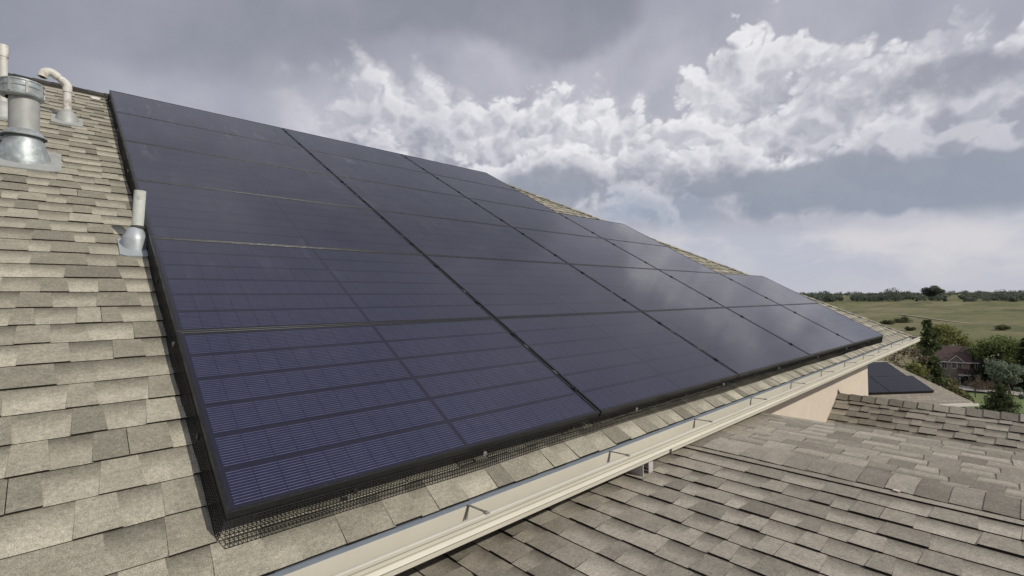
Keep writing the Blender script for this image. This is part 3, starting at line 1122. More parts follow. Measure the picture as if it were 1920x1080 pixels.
def cell_mesh(name, cells):
    vs, fs, uv = [], [], []
    for x, y in cells:
        k = len(vs)
        ch = 0.004
        prof = [(ch, 0), (CW - ch, 0), (CW, ch), (CW, CH - ch), (CW - ch, CH), (ch, CH), (0, CH - ch), (0, ch)]
        vs += [(x + a, y + b, -0.0064) for a, b in prof] + [(x + a, y + b, -0.0072) for a, b in prof]
        fs.append(tuple(k + i for i in range(8)))
        uv += [(a / CW, b / CH) for a, b in prof]
        for i in range(8):
            j = (i + 1) % 8
            fs.append((k + i, k + 8 + i, k + 8 + j, k + j))
            uv += [(0, 0)] * 4
    me = mesh(name, vs, fs, M_CELL)
    l = me.uv_layers.new(name='cell')
    l.data.foreach_set('uv', np.array(uv, dtype=np.float32).ravel())
    return me


ONE_CELL = cell_mesh('solar_cell', [(0, 0)])
ALL_CELLS = cell_mesh('cell_sheet', CELLS)
ROWN = ['bottom', 'second', 'third', 'fourth', 'fifth', 'top']
COLN = ['leftmost', 'second', 'middle', 'fourth', 'rightmost']
DETAIL = {(0, 0), (1, 0), (2, 0), (3, 0), (0, 1), (1, 1)}      # (row, column) near enough to tell the cells apart


def panel_label(r, c):
    rn = {0: 'in the bottom row', 1: 'in the second row up', 2: 'in the third row up', 3: 'in the fourth row up', 4: 'in the fifth row up', 5: 'in the top row'}[r]
    if N_ROWS[r] - 1 == c and c < 4:
        cn = 'last at the stepped right end'
    else:
        cn = {0: 'first column by the vent pipes', 1: 'second column', 2: 'third column', 3: 'fourth column', 4: 'fifth column at the hip corner'}[c]
    return 'black solar panel %s, %s' % (rn, cn)


for r in range(6):
    for c in range(N_ROWS[r]):
        m = arr_matrix(c * GX, r * GY)
        p = thing('solar_panel', panel_label(r, c), 'solar panel', group='solar panels of the big roof array', m=m)
        link('backsheet', BACK, p, m)
        for s in ('bottom', 'top', 'left', 'right'):
            link('frame_rail', RAILS[s], p, m)
        if (r, c) in DETAIL:
            for x, y in CELLS:
                link('solar_cell', ONE_CELL, p, m @ Matrix.Translation((x, y, 0)))
        else:
            kind(link('cell_sheet', ALL_CELLS, p, m), 'stuff')
        link('glass_pane', PANE, p, m)

# mounting rails with the clamps that hold the modules
clamp = MB()
clamp.box((-0.013, -0.021, 0.0006), (0.013, 0.021, 0.0052))
clamp.box((-0.0070, -0.019, -0.045), (0.0070, 0.019, 0.0006))
clamp.tube([(0, 0, 0.0052), (0, 0, 0.0105)], 0.0065, 6)
CLAMP = mesh('module_clamp', clamp.v, clamp.f, M_RAIL)
gl_ = MB().box((-0.0074, -0.018, -0.004), (-0.0048, 0.018, 0.0014))
GLINT = mesh('cable_clip', gl_.v, gl_.f, M_SILVER)
foot = MB().box((-0.03, -0.06, NR + 0.009), (0.03, 0.03, NR + 0.015)).box((-0.025, 0.024, NR + 0.015), (0.025, 0.030, -0.05))
FOOT = mesh('mount_foot', foot.v, foot.f, M_RAIL)
for r in range(6):
    for q, frac in (('lower', 0.21), ('upper', 0.79)):
        s = r * GY + frac * PH
        m = arr_matrix(0, s)
        rr = thing('mounting_rail', 'black mounting rail under the %s row of panels, the %s of its two' % (ROWN[r] if r else 'bottom', q), 'rail',
                   group='mounting rails of the roof array', m=m)
        L = N_ROWS[r] * GX
        rb = MB().box((0.05, -0.02, -0.085), (L - 0.06, 0.02, -0.0455))
        rb.build('rail_bar', M_RAIL, rr, m)
        for c in range(1, N_ROWS[r]):
            mm = m @ Matrix.Translation((c * GX - 0.008, 0, 0))
            link('module_clamp', CLAMP, rr, mm)
            if c in (1, 2) and (q == 'lower' or r in (0, 3)):
                link('cable_clip', GLINT, rr, mm @ Matrix.Translation((0.0, 0.17 if q == 'lower' else -0.15, 0)))
        for c in range(int(L / 1.2)):
            link('mount_foot', FOOT, rr, m @ Matrix.Translation((0.3 + 1.2 * c, 0, 0)))


# wire mesh that closes the gap below the modules
def skirt(name, label, p0, p1, outward, lean=0.028, clips=True):
    m = arr_matrix(p0[0], p0[1])
    t = thing(name, label, 'wire mesh', group='wire mesh skirts round the array', m=m)
    L = math.hypot(p1[0] - p0[0], p1[1] - p0[1])
    dx, dy = (p1[0] - p0[0]) / L, (p1[1] - p0[1]) / L
    ox, oy = outward
    ztop, zbot = -FH + 0.006, NR + 0.004
    step = 0.0127
    rng = random.Random(5)

    def at(u, v):                            # u along, v 0 top .. 1 bottom, with the slack of a hand-bent strip
        w = 0.004 + lean * v * v + (0.005 * math.sin(u * 2.1) + 0.003 * math.sin(u * 7.3 + 1.0)) * v
        return (dx * u + ox * w, dy * u + oy * w, ztop + (zbot - ztop) * v)

    a = MB()
    k = int((ztop - zbot) / step) + 1
    for i in range(k + 1):
        v = i / k
        n = max(2, int(L / 0.35))
        for j in range(n):
            a.beam(at(L * j / n, v), at(L * (j + 1) / n, v), 0.0011)
    a.build('lengthwise_wires', M_WIRE, t, m)
    b = MB()
    n = int(L / step)
    for j in range(n + 1):
        u = j * step
        pts = [at(u, 0), at(u, 0.55), at(u, 1.0)]
        b.beam(pts[0], pts[1], 0.0011, (1, 0, 0))
        b.beam(pts[1], pts[2], 0.0011, (1, 0, 0))
    kind(b.build('cross_wires', M_WIRE, t, m), 'stuff')
    if clips:
        for j in range(int(L / 0.62)):
            u = 0.42 + j * 0.62
            q = at(u, 0.25)
            c = MB()
            c.tube([(q[0], q[1], q[2]), (q[0] + ox * 0.008, q[1] + oy * 0.008, q[2])], 0.011, 10)
            c.beam((q[0], q[1], q[2]), (q[0] - ox * 0.02, q[1] - oy * 0.02, q[2] + 0.03), 0.0012)
            c.build('mesh_clip', M_STRAP if j % 2 else M_WIRE, t, m)
    return t


TW = 5 * GX - 0.016
skirt('mesh_skirt', 'black wire mesh skirt along the bottom edge of the array above the gutter', (0.0, 0.0), (TW, 0.0), (0, -1))
skirt('mesh_skirt', 'black wire mesh skirt down the shaded left side of the array', (0.0, 0.0), (0.0, 6 * GY - 0.02), (-1, 0), 0.010)
skirt('mesh_skirt', 'black wire mesh skirt at the right end of the two lowest rows', (TW, 0.0), (TW, 2 * GY - 0.016), (1, 0), 0.02)


# ------------------------------------------------------------------ pipes and vents on the roof
def lathe(mb, c, prof, seg=28, squash=None):
    """surface of revolution about the vertical through c; prof: (radius, height); follows the roof slope for heights flagged by squash"""
    c = Vector(c)
    k = len(mb.v)
    for (r, h) in prof:
        for j in range(seg):
            a = 2 * math.pi * j / seg
            x, y = r * math.cos(a), r * math.sin(a)
            zz = h
            if squash is not None:
                w = max(0.0, 1.0 - h / squash)
                zz = h + w * y * math.tan(TH)
            mb.v.append((c.x + x, c.y + y, c.z + zz))
    n = len(prof)
    for i in range(n - 1):
        for j in range(seg):
            j2 = (j + 1) % seg
            mb.f.append((k + i * seg + j, k + i * seg + j2, k + (i + 1) * seg + j2, k + (i + 1) * seg + j))
    return mb


def roof_plate(x, s, w, d, mat, parent, up=0.012):
    def q(a, b, n):
        return RP(x + a, s + b, NR + n)
    h = w / 2
    pts = [(-h, -d * 0.42), (-h * 0.6, -d * 0.5), (h * 0.6, -d * 0.5), (h, -d * 0.42), (h, d * 0.5), (-h, d * 0.5)]
    vs = [q(a, b, up) for a, b in pts] + [q(a, b, -0.002) for a, b in pts]
    n = len(pts)
    fs = [tuple(range(n))] + [(i, n + i, n + (i + 1) % n, (i + 1) % n) for i in range(n)]
    return link('base_flange', mesh('base_flange', vs, fs, mat), parent)


# metal flue
fx, fs_ = -0.571, 3.70
fb = RP(fx, fs_, NR)
fl = thing('metal_flue', 'galvanised metal flue with round cap and bright cone flashing', 'flue', fb)
roof_plate(fx, fs_ - 0.03, 0.40, 0.46, M_GALV2, fl)
auto_smooth(lathe(MB(), fb, [(0.150, 0.0), (0.146, 0.012), (0.137, 0.03), (0.117, 0.095), (0.100, 0.150), (0.090, 0.175)], 36, 0.16).build('cone_flashing', M_GALV, fl))
auto_smooth(lathe(MB(), fb, [(0.083, 0.150), (0.084, 0.43), (0.083, 0.47)], 32).build('pipe', M_GALV2, fl))
auto_smooth(lathe(MB(), fb, [(0.124, 0.150), (0.126, 0.156), (0.098, 0.186), (0.085, 0.202), (0.0845, 0.196)], 36).build('storm_collar', M_GALV, fl))
cap = MB()
lathe(cap, fb + Vector((-0.012, 0, 0)), [(0.088, 0.43), (0.106, 0.436), (0.117, 0.440), (0.120, 0.450), (0.115, 0.456), (0.115, 0.495), (0.120, 0.503), (0.115, 0.510), (0.115, 0.535),
                  (0.120, 0.542), (0.117, 0.550), (0.085, 0.562), (0.03, 0.575), (0.001, 0.577)], 40)
auto_smooth(cap.build('cap', M_GALV, fl), 30)
for k in range(8):
    a = 2 * math.pi * k / 8 + 0.25
    p = fb + Vector((-0.012 + 0.1185 * math.cos(a), 0.1185 * math.sin(a), 0))
    MB().box((-0.007, -0.004, 0.452), (0.007, 0.004, 0.540), Matrix.Translation(p) @ Matrix.Rotation(a + math.pi / 2, 4, 'Z')).build('cap_louvre', M_GALV2, fl)



def arc(c, a, b, r, th, n=8):
    """points round an elbow from direction a to b about start c"""
    a, b = Vector(a).normalized(), Vector(b).normalized()
    ang = a.angle(b)
    ax = a.cross(b).normalized()
    out = []
    nrm = ax.cross(a)
    o = Vector(c) + nrm * r
    for i in range(n + 1):
        q = Matrix.Rotation(ang * i / n, 4, ax) @ (Vector(c) - o)
        out.append(o + q)
    return out


# white goose-neck pipe
gx_, gs_ = -0.33, 5.03
gb = RP(gx_, gs_, NR)
gn = thing('gooseneck_pipe', 'weathered white plastic vent pipe bent over like a goose neck', 'vent pipe', gb)
roof_plate(gx_, gs_ - 0.02, 0.22, 0.30, M_GALV2, gn)
auto_smooth(lathe(MB(), gb, [(0.086, 0.0), (0.080, 0.03), (0.062, 0.070), (0.042, 0.095), (0.033, 0.102)], 28, 0.09).build('cone_flashing', M_GALV2, gn))
pr = 0.030
up_ = gb + Vector((0, 0, 0.315))
d1 = Vector((-0.80, -0.16, 0.58)).normalized()
el1 = arc(up_, (0, 0, 1), d1, 0.055, 0)
e1 = el1[-1] + d1 * 0.085
d2 = Vector((-0.22, -0.06, -1.0)).normalized()
el2 = arc(e1, d1, d2, 0.048, 0)
tb = MB()
tb.tube([gb + Vector((0, 0, 0.06)), gb + Vector((0, 0, 0.30)), up_], pr, 20)
auto_smooth(tb.build('riser', M_PVC, gn))
auto_smooth(MB().tube([up_ - Vector((0, 0, 0.045)), up_ - Vector((0, 0, 0.005))] + el1 + [el1[-1] + d1 * 0.03], pr + 0.0055, 20).build('elbow', M_PVC, gn))
auto_smooth(MB().tube([el1[-1], e1], pr, 20).build('arm', M_PVC, gn))
auto_smooth(MB().tube([e1 - d1 * 0.035, e1] + el2 + [el2[-1] + d2 * 0.028], pr + 0.0065, 20).build('outlet_elbow', M_PVC, gn))
auto_smooth(MB().tube([el2[-1] + d2 * 0.0282, el2[-1] + d2 * 0.0290], pr - 0.004, 20).build('outlet_shade_disc', M_DARK, gn))  # thin dark disc on the closed pipe end, painting the shaded hollow

# straight white pipe at the frame's edge, behind the flue
lx, ls = -0.737, 4.85
lb = RP(lx, ls, NR)
lp = thing('vent_pipe', 'straight weathered white plastic pipe standing behind the metal flue', 'vent pipe', lb)
auto_smooth(MB().tube([lb + Vector((0, 0, -0.02)), lb + Vector((0, 0, 0.53))], 0.027, 20).build('pipe', M_PVC, lp))
auto_smooth(lathe(MB(), lb, [(0.031, 0.50), (0.032, 0.535), (0.030, 0.54), (0.030, 0.60), (0.026, 0.605), (0.024, 0.585)], 20).build('coupling', M_PVC, lp))
auto_smooth(lathe(MB(), lb, [(0.086, 0.0), (0.080, 0.03), (0.058, 0.075), (0.04, 0.105), (0.030, 0.112)], 24, 0.09).build('cone_flashing', M_GALV2, lp))
roof_plate(lx, ls - 0.02, 0.22, 0.30, M_GALV2, lp)

# short vent pipe beside the array
vx, vs_ = -0.037, 2.225
vb = RP(vx, vs_, NR)
vp = thing('vent_pipe', 'short scuffed white vent pipe hard against the left edge of the array', 'vent pipe', vb)
roof_plate(vx - 0.012, vs_ - 0.03, 0.15, 0.24, M_ZINC, vp)
auto_smooth(lathe(MB(), vb + Vector((-0.006, 0, 0)), [(0.068, 0.0), (0.067, 0.050), (0.062, 0.066), (0.050, 0.082), (0.0355, 0.116), (0.032, 0.118)], 28, 0.07).build('cone_flashing', M_ZINC, vp))
lean = Vector((0.016, 0.0, 0.0))
vt = MB().tube([vb + Vector((0, 0, 0.06)), vb + Vector((0, 0, 0.20)) + lean * 0.5, vb + Vector((0, 0, 0.345)) + lean], 0.0305, 22, caps=False)
vt.tube([vb + Vector((0, 0, 0.345)) + lean, vb + Vector((0, 0, 0.30)) + lean], [0.0305, 0.0265], 22, caps=False)
auto_smooth(vt.build('pipe', M_PVC2, vp))
auto_smooth(lathe(MB(), vb + lean * 0.2, [(0.036, 0.112), (0.038, 0.120), (0.036, 0.128), (0.031, 0.131)], 22).build('rubber_boot', M_RUBBER, vp))
# scrap of torn underlay by the ridge
tag(link('paper_scrap', mesh('paper_scrap', [RP(-0.125, 6.22, NR + 0.012), RP(-0.045, 6.215, NR + 0.012), RP(-0.05, 6.285, NR + 0.016), RP(-0.10, 6.30, NR + 0.022), RP(-0.13, 6.27, NR + 0.012),
                                           RP(-0.125, 6.22, NR + 0.0105), RP(-0.045, 6.215, NR + 0.0105), RP(-0.05, 6.285, NR + 0.0145), RP(-0.10, 6.30, NR + 0.0205), RP(-0.13, 6.27, NR + 0.0105)],
                                    [(0, 1, 2, 3, 4), (9, 8, 7, 6, 5)], simple('pale_paper', (0.62, 0.55, 0.5), 0.9))), 'small torn pale scrap lying on shingles just below the ridge', 'scrap')
q = [near_place(YB + 1.235 + a, 0.192 + b, 0.0135 + n) for n in (0.0, 0.0015) for a, b in ((-0.012, -0.006), (0.014, -0.009), (0.017, 0.004), (0.003, 0.011), (-0.013, 0.005))]
tag(link('paper_scrap', mesh('paper_scrap', q, [(0, 1, 2, 3, 4), (9, 8, 7, 6, 5)], simple('pinkish_scrap', (0.62, 0.50, 0.46), 0.9))), 'tiny pinkish scrap caught under the ridge caps of the low wing', 'scrap')
#END_ROOF

# ------------------------------------------------------------------ neighbour's house with its own array
NE = Vector((0.79, -0.61, 0)).normalized()            # along its eave
NU = Vector((0.61, 0.79, 0)).normalized()             # into its roof
NPH = rad(25)
NP0 = Vector((23.6, 2.16, -3.24))                     # foot of the array between its two last columns


def NBP(e, u, n):
    k = NU * math.cos(NPH) + Vector((0, 0, math.sin(NPH)))
    nn = -NU * math.sin(NPH) + Vector((0, 0, math.cos(NPH)))
    return NP0 + NE * e + k * u + nn * n


def far_shingles():
    """courses too small to pick apart: rows of tabs by the slope height"""
    m, t, out = material('far_grey_brown_shingles')
    uv = t.new('ShaderNodeUVMap', uv_map='roof').outputs[0]
    br = t.new('ShaderNodeTexBrick')
    t.put(br.inputs['Vector'], uv)
    br.inputs['Color1'].default_value = (0.33, 0.30, 0.245, 1)
    br.inputs['Color2'].default_value = (0.20, 0.18, 0.15, 1)
    br.inputs['Mortar'].default_value = (0.13, 0.115, 0.095, 1)
    br.inputs['Scale'].default_value = 1.0
    br.inputs['Mortar Size'].default_value = 0.012
    br.inputs['Brick Width'].default_value = 0.21
    br.inputs['Row Height'].default_value = 0.147
    c = t.mix(t.noise(uv, 9.0, 4.0), br.outputs['Color'], (0.27, 0.24, 0.2), 'MIX')
    principled(t, out, c, 0.95, 0.0, 0.2, bump(t, br.outputs['Fac'], -0.5, 0.01))
    return m


M_FARSH = far_shingles()


def uv_mesh(name, verts, faces, uvs, mat):
    me = mesh(name, verts, faces, mat)
    l = me.uv_layers.new(name='roof')
    k = 0
    for p in me.polygons:
        for li, vi in zip(p.loop_indices, p.vertices):
            l.data[li].uv = uvs[vi]
    return me


nb = thing('garage_house', 'neighbouring low house with hipped roof and a few panels, beyond the peach wall', 'house', (25, 4, gz(25, 4)))
RO = -0.12
eL, eC, uE, uR, hk = -9.0, 2.95, -0.66, 2.35, 0.36
eR = eC - hk * (uR - uE)
pl = [(eL, uE), (eC, uE), (eR, uR), (eL, uR)]
link('roof_slope', uv_mesh('roof_slope', [NBP(a, b, RO) for a, b in pl], [(0, 1, 2, 3)], pl, M_FARSH), nb)
rid = NBP(eR, uR, RO)
cor = NBP(eC, uE, RO)
dpt = NU * (2 * (uR - uE) * math.cos(NPH))
bk = cor + dpt
link('roof_slope', uv_mesh('roof_slope', [cor, bk, rid], [(0, 1, 2)], [(0, 0), (5.5, 0), (2.7, 3.0)], M_FARSH), nb)
ridL = NBP(eL, uR, RO)
bkL = NBP(eL, uE, RO) + dpt
link('roof_slope', uv_mesh('roof_slope', [ridL, rid, bk, bkL], [(0, 1, 2, 3)], [(0, 3), (10, 3), (12, 0), (0, 0)], M_FARSH), nb)
for i, (pa, pb, d1_, d2_) in enumerate(((cor, rid, -1, 1), (rid, ridL, -1, 1))):
    dd = (pb - pa).normalized()
    cc = cap_pieces(pa + Vector((0, 0, 0.005)), pb + Vector((0, 0, 0.005)), (-NU * math.cos(NPH) - Vector((0, 0, math.sin(NPH)))) if i else (-NE + NU * 0.2 - Vector((0, 0, 0.25))).normalized(),
                    (NU * math.cos(NPH) - Vector((0, 0, math.sin(NPH)))) if i else (NE * 0.6 + NU * 0.6 - Vector((0, 0, 0.3))).normalized(), 0.13, 0.2, 51 + i, PAL_LOW, 0.012)
    lay_caps(cc, nb, 70)
nm = Matrix.Identity(4)
for i in range(3):
    nm[i][0], nm[i][1], nm[i][2] = NE[i], NU[i], (0, 0, 1)[i]
base_pt = NBP(0, uE, RO)
nm.translation = base_pt
wd = dpt.length
MB().box((eL, 0.0, -0.16), (eC - 0.002, 0.02, -0.01)).build('fascia', M_WHITEWOOD, nb, nm)
MB().box((eC - 0.022, 0.022, -0.16), (eC - 0.002, wd, -0.01)).build('fascia', M_WHITEWOOD, nb, nm)
ng = MB()
ng.box((eL, -0.12, -0.115), (eC + 0.1, -0.002, -0.105))
ng.box((eL, -0.125, -0.115), (eC + 0.1, -0.118, -0.015))
ng.box((eC + 0.095, -0.118, -0.105), (eC + 0.1, -0.002, -0.015))
ng.build('gutter', M_WHITEWOOD, nb, nm)
MB().box((eL + 0.4, 0.45, -5.5), (eC - 0.45, wd - 0.45, -0.12)).build('wall', simple('taupe_siding', (0.36, 0.31, 0.26), 0.85, var=0.06, scale=2), nb, nm)
MB().box((eL, 0.02, -0.165), (eC - 0.025, 0.46, -0.15)).build('soffit', M_WHITEWOOD, nb, nm)

nn_ = Matrix.Identity(4)
ku = NU * math.cos(NPH) + Vector((0, 0, math.sin(NPH)))
kn = -NU * math.sin(NPH) + Vector((0, 0, math.cos(NPH)))
NBL = {(0, 0): "black solar panel on the neighbouring roof, lower row, beside the peach wall corner", (0, 1): 'black solar panel on the neighbouring roof, lower row, nearest its hip',
       (1, 0): "black solar panel on the neighbouring roof, upper row, beside the peach wall corner", (1, 1): 'black solar panel on the neighbouring roof, upper row, nearest its hip'}
for (r, c), lab in NBL.items():
    m = Matrix.Identity(4)
    off = 0.0 if r == 0 else -0.25
    p0 = NBP((c - 1) * GX + off, r * GY, 0.0)
    for i in range(3):
        m[i][0], m[i][1], m[i][2], m[i][3] = NE[i], ku[i], kn[i], p0[i]
    p = thing('solar_panel', lab, 'solar panel', group='solar panels on the neighbouring roof', m=m)
    link('backsheet', BACK, p, m)
    for s in ('bottom', 'top', 'left', 'right'):
        link('frame_rail', RAILS[s], p, m)
    kind(link('cell_sheet', ALL_CELLS, p, m), 'stuff')
    link('glass_pane', PANE, p, m)
    sk = MB().box((0.0, 0.004, -0.112), (PW, 0.012, -FH))
    sk.build('skirt_board', M_RAIL, p, m)

# ------------------------------------------------------------------ the red-roofed house across the road
RH_A = rad(4.6)
RHC = Vector((118 * math.cos(RH_A), -1.7 + 118 * math.sin(RH_A), 0))
RHC.z = gz(RHC.x, RHC.y) + 0.2
rh = thing('farmhouse', 'two-storey house with dark red-brown roof and white trim across the road', 'house', RHC)
HM = Matrix.Translation(RHC) @ Matrix.Rotation(rad(-100), 4, 'Z')      # x: to the right seen from here, -y towards us ... y away
HM = Matrix.Translation(RHC) @ Matrix(((0, 1, 0, 0), (-1, 0, 0, 0), (0, 0, 1, 0), (0, 0, 0, 1))) @ Matrix.Rotation(rad(8), 4, 'Z') @ Matrix.Diagonal((0.62, 0.85, 0.86, 1.0))
M_RWALL = simple('tan_brown_siding', (0.27, 0.22, 0.18), 0.85, var=0.08, scale=1.5)
M_RDARK = simple('maroon_siding', (0.075, 0.035, 0.038), 0.8, var=0.1, scale=1.5)
M_RROOF = simple('red_brown_shingles', (0.075, 0.047, 0.042), 0.9, var=0.18, scale=2.0, bmp=0.3)
M_PANE2 = simple('house_window_glass', (0.045, 0.05, 0.055), 0.15, 0.0, 0.5)
M_TRIM = simple('white_trim', (0.62, 0.60, 0.56), 0.6, var=0.04)


def gable(mb, x0, x1, y0, y1, z0, h, axis='x', over=0.4):
    """gable roof slabs with thickness"""
    th = 0.18
    if axis == 'x':
        ym = (y0 + y1) / 2
        sl = h / (ym - y0)
        for sgn in (-1, 1):
            ye = (y0 - over) if sgn < 0 else (y1 + over)
            zl = z0 - over * sl
            a = [(x0 - over, ye, zl), (x1 + over, ye, zl), (x1 + over, ym, z0 + h), (x0 - over, ym, z0 + h)]
            mb.add([(*p[:2], p[2]) for p in a] + [(*p[:2], p[2] - th) for p in a],
                   [(0, 1, 2, 3), (7, 6, 5, 4), (0, 4, 5, 1), (1, 5, 6, 2), (2, 6, 7, 3), (3, 7, 4, 0)])
    else:
        xm = (x0 + x1) / 2
        sl = h / (xm - x0)
        for sgn in (-1, 1):
            xe = (x0 - over) if sgn < 0 else (x1 + over)
            zl = z0 - over * sl
            a = [(xe, y0 - over, zl), (xe, y1 + over, zl), (xm, y1 + over, z0 + h), (xm, y0 - over, z0 + h)]
            mb.add([(*p[:2], p[2]) for p in a] + [(*p[:2], p[2] - th) for p in a],
                   [(0, 1, 2, 3), (7, 6, 5, 4), (0, 4, 5, 1), (1, 5, 6, 2), (2, 6, 7, 3), (3, 7, 4, 0)])
    return mb


def prism(mb, x0, x1, y0, y1, z0, z1, h, axis='x'):
    """a walled box with gable ends"""
    if axis == 'x':
        ym = (y0 + y1) / 2
        v = [(x0, y0, z0), (x1, y0, z0), (x1, y1, z0), (x0, y1, z0), (x0, y0, z1), (x1, y0, z1), (x1, y1, z1), (x0, y1, z1), (x0, ym, z1 + h), (x1, ym, z1 + h)]
        f = [(0, 1, 5, 4), (1, 2, 6, 9, 5), (2, 3, 7, 6), (3, 0, 4, 8, 7), (4, 5, 9, 8), (6, 7, 8, 9)]
    else:
        xm = (x0 + x1) / 2
        v = [(x0, y0, z0), (x1, y0, z0), (x1, y1, z0), (x0, y1, z0), (x0, y0, z1), (x1, y0, z1), (x1, y1, z1), (x0, y1, z1), (xm, y0, z1 + h), (xm, y1, z1 + h)]
        f = [(0, 1, 5, 8, 4), (1, 2, 6, 5), (2, 3, 7, 9, 6), (3, 0, 4, 7), (4, 8, 9, 7), (5, 6, 9, 8)]
    return mb.add(v, f)


RHK = 1.0
prism(MB(), -5.5, 2.9, 0, 8, -1.5, 4.7, 2.55).build('wall', M_RWALL, rh, HM)
prism(MB(), 2.92, 5.7, 1.0, 7.5, -1.5, 4.6, 1.6).build('wall', M_RDARK, rh, HM)
gable(MB(), -5.5, 2.9, 0, 8, 4.75, 2.6).build('roof', M_RROOF, rh, HM)
gable(MB(), 3.3, 5.6, 1.0, 7.5, 4.62, 1.75, 'x', 0.35).build('roof', M_RROOF, rh, HM)
# small front gable and side gable with white bargeboards
gable(MB(), -1.4, 1.4, -0.35, 3.0, 4.75, 0.95, 'y', 0.25).build('gable_roof', M_RROOF, rh, HM)
prism(MB(), -1.35, 1.35, -0.3, 2.6, 4.5, 4.72, 0.9, 'y').build('gable_wall', M_RWALL, rh, HM)
bb = MB()
for sx in (-1, 1):
    bb.beam((sx * 1.75, -0.66, 4.42), (0, -0.66, 5.66), 0.06, (0, 1, 0), r2=0.09)
bb.build('bargeboard', M_TRIM, rh, HM)
gable(MB(), -7.3, -3.6, -1.6, 4, 3.7, 1.5, 'y', 0.3).build('gable_roof', M_RROOF, rh, HM)
prism(MB(), -7.2, -3.7, -1.5, 4, -1.5, 3.65, 1.4, 'y').build('gable_wall', M_RDARK, rh, HM)
bb = MB()
for sx in (-1, 1):
    bb.beam((-5.45 + sx * 2.2, -1.95, 3.42), (-5.45, -1.95, 5.2), 0.07, (0, 1, 0), r2=0.10)
bb.build('bargeboard', M_TRIM, rh, HM)
MB().box((-5.9, -0.48, 4.18), (3.3, -0.40, 4.40)).build('eaves_board', M_TRIM, rh, HM)
MB().box((2.95, 0.58, 4.12), (6.0, 0.66, 4.30)).build('eaves_board', M_TRIM, rh, HM)
# porch
pr_ = MB()
pr_.add([(0.2, -2.3, 2.15), (6.2, -2.3, 2.15), (6.2, 1.0, 3.1), (0.2, 0.02, 3.1), (0.2, -2.3, 1.98), (6.2, -2.3, 1.98), (6.2, 1.0, 2.93), (0.2, 0.02, 2.93)],
        [(0, 1, 2, 3), (7, 6, 5, 4), (0, 4, 5, 1), (1, 5, 6, 2), (2, 6, 7, 3), (3, 7, 4, 0)])
pr_.build('porch_roof', M_RROOF, rh, HM)
MB().box((0.15, -2.36, 1.85), (6.25, -2.31, 2.06)).build('eaves_board', M_TRIM, rh, HM)
for x in (0.5, 2.4, 4.3, 6.0):
    MB().box((x - 0.1, -2.25, -1.2), (x + 0.1, -2.05, 1.97)).build('porch_post', M_TRIM, rh, HM)


def window(x, z, w, h, y):
    f = MB()
    for lo, hi in (((x - w / 2 - 0.1, y - 0.05, z - 0.1), (x + w / 2 + 0.1, y + 0.01, z)), ((x - w / 2 - 0.1, y - 0.05, z + h), (x + w / 2 + 0.1, y + 0.01, z + h + 0.12)),
                   ((x - w / 2 - 0.1, y - 0.05, z), (x - w / 2, y + 0.01, z + h)), ((x + w / 2, y - 0.05, z), (x + w / 2 + 0.1, y + 0.01, z + h)),
                   ((x - 0.03, y - 0.04, z), (x + 0.03, y + 0.01, z + h))):
        f.box(lo, hi)
    o = f.build('window', M_TRIM, rh, HM)
    MB().box((x - w / 2, y - 0.02, z), (x + w / 2, y - 0.004, z + h)).build('pane', M_PANE2, o, HM)


for x, z, w, h, y in ((-2.6, 2.9, 1.0, 1.35, -0.01), (-0.5, 3.0, 0.8, 1.35, -0.01), (0.75, 3.0, 0.8, 1.35, -0.01), (4.6, 3.0, 1.0, 1.25, 0.98), (-2.4, -0.1, 1.2, 1.6, -0.01),
                      (1.2, -0.2, 0.9, 1.5, -0.01), (2.2, -0.2, 0.7, 1.5, -0.01), (4.9, -0.2, 1.2, 1.5, 0.98), (-5.5, 1.7, 1.1, 1.2, -1.51)):
    window(x, z, w, h, y)


# ------------------------------------------------------------------ trees and shrubs
def leaf_material(name, a, b):
    m, t, out = material(name)
    at = t.new('ShaderNodeAttribute', attribute_name='tone')
    sp = t.new('ShaderNodeSeparateColor')
    t.l.new(at.outputs['Color'], sp.inputs[0])
    c = t.mix(sp.outputs[0], a, b)
    d = t.new('ShaderNodeBsdfDiffuse')
    t.l.new(c, d.inputs[0])
    tl = t.new('ShaderNodeBsdfTranslucent')
    t.l.new(c, tl.inputs[0])
    mx = t.new('ShaderNodeMixShader')
    mx.inputs[0].default_value = 0.25
    t.l.new(d.outputs[0], mx.inputs[1])
    t.l.new(tl.outputs[0], mx.inputs[2])
    t.l.new(mx.outputs[0], out.inputs[0])
    return m


M_LEAF = {'green': leaf_material('spring_leaves', (0.095, 0.130, 0.046), (0.220, 0.260, 0.108)),
          'pale': leaf_material('pale_new_leaves', (0.150, 0.165, 0.055), (0.290, 0.290, 0.125)),
          'olive': leaf_material('olive_leaves', (0.111, 0.108, 0.052), (0.227, 0.208, 0.104)),
          'dark': leaf_material('dark_needles', (0.018, 0.025, 0.015), (0.056, 0.070, 0.037)),
          'pine': leaf_material('pine_needles', (0.055, 0.073, 0.036), (0.155, 0.180, 0.087)),
          'silver': leaf_material('silver_leaves', (0.137, 0.169, 0.120), (0.293, 0.325, 0.240)),
          'bare': leaf_material('budding_twigs', (0.104, 0.083, 0.065), (0.240, 0.195, 0.143)),
          'field': leaf_material('field_bush_leaves', (0.078, 0.091, 0.047), (0.156, 0.163, 0.088)),
          'far': leaf_material('far_leaves_hazed', (0.094, 0.114, 0.091), (0.195, 0.220, 0.171))}  # far: paler and greyer, distance haze is put into the leaf colour
M_BARK = simple('bark', (0.085, 0.068, 0.052), 0.95, var=0.3, scale=9, bmp=0.5)


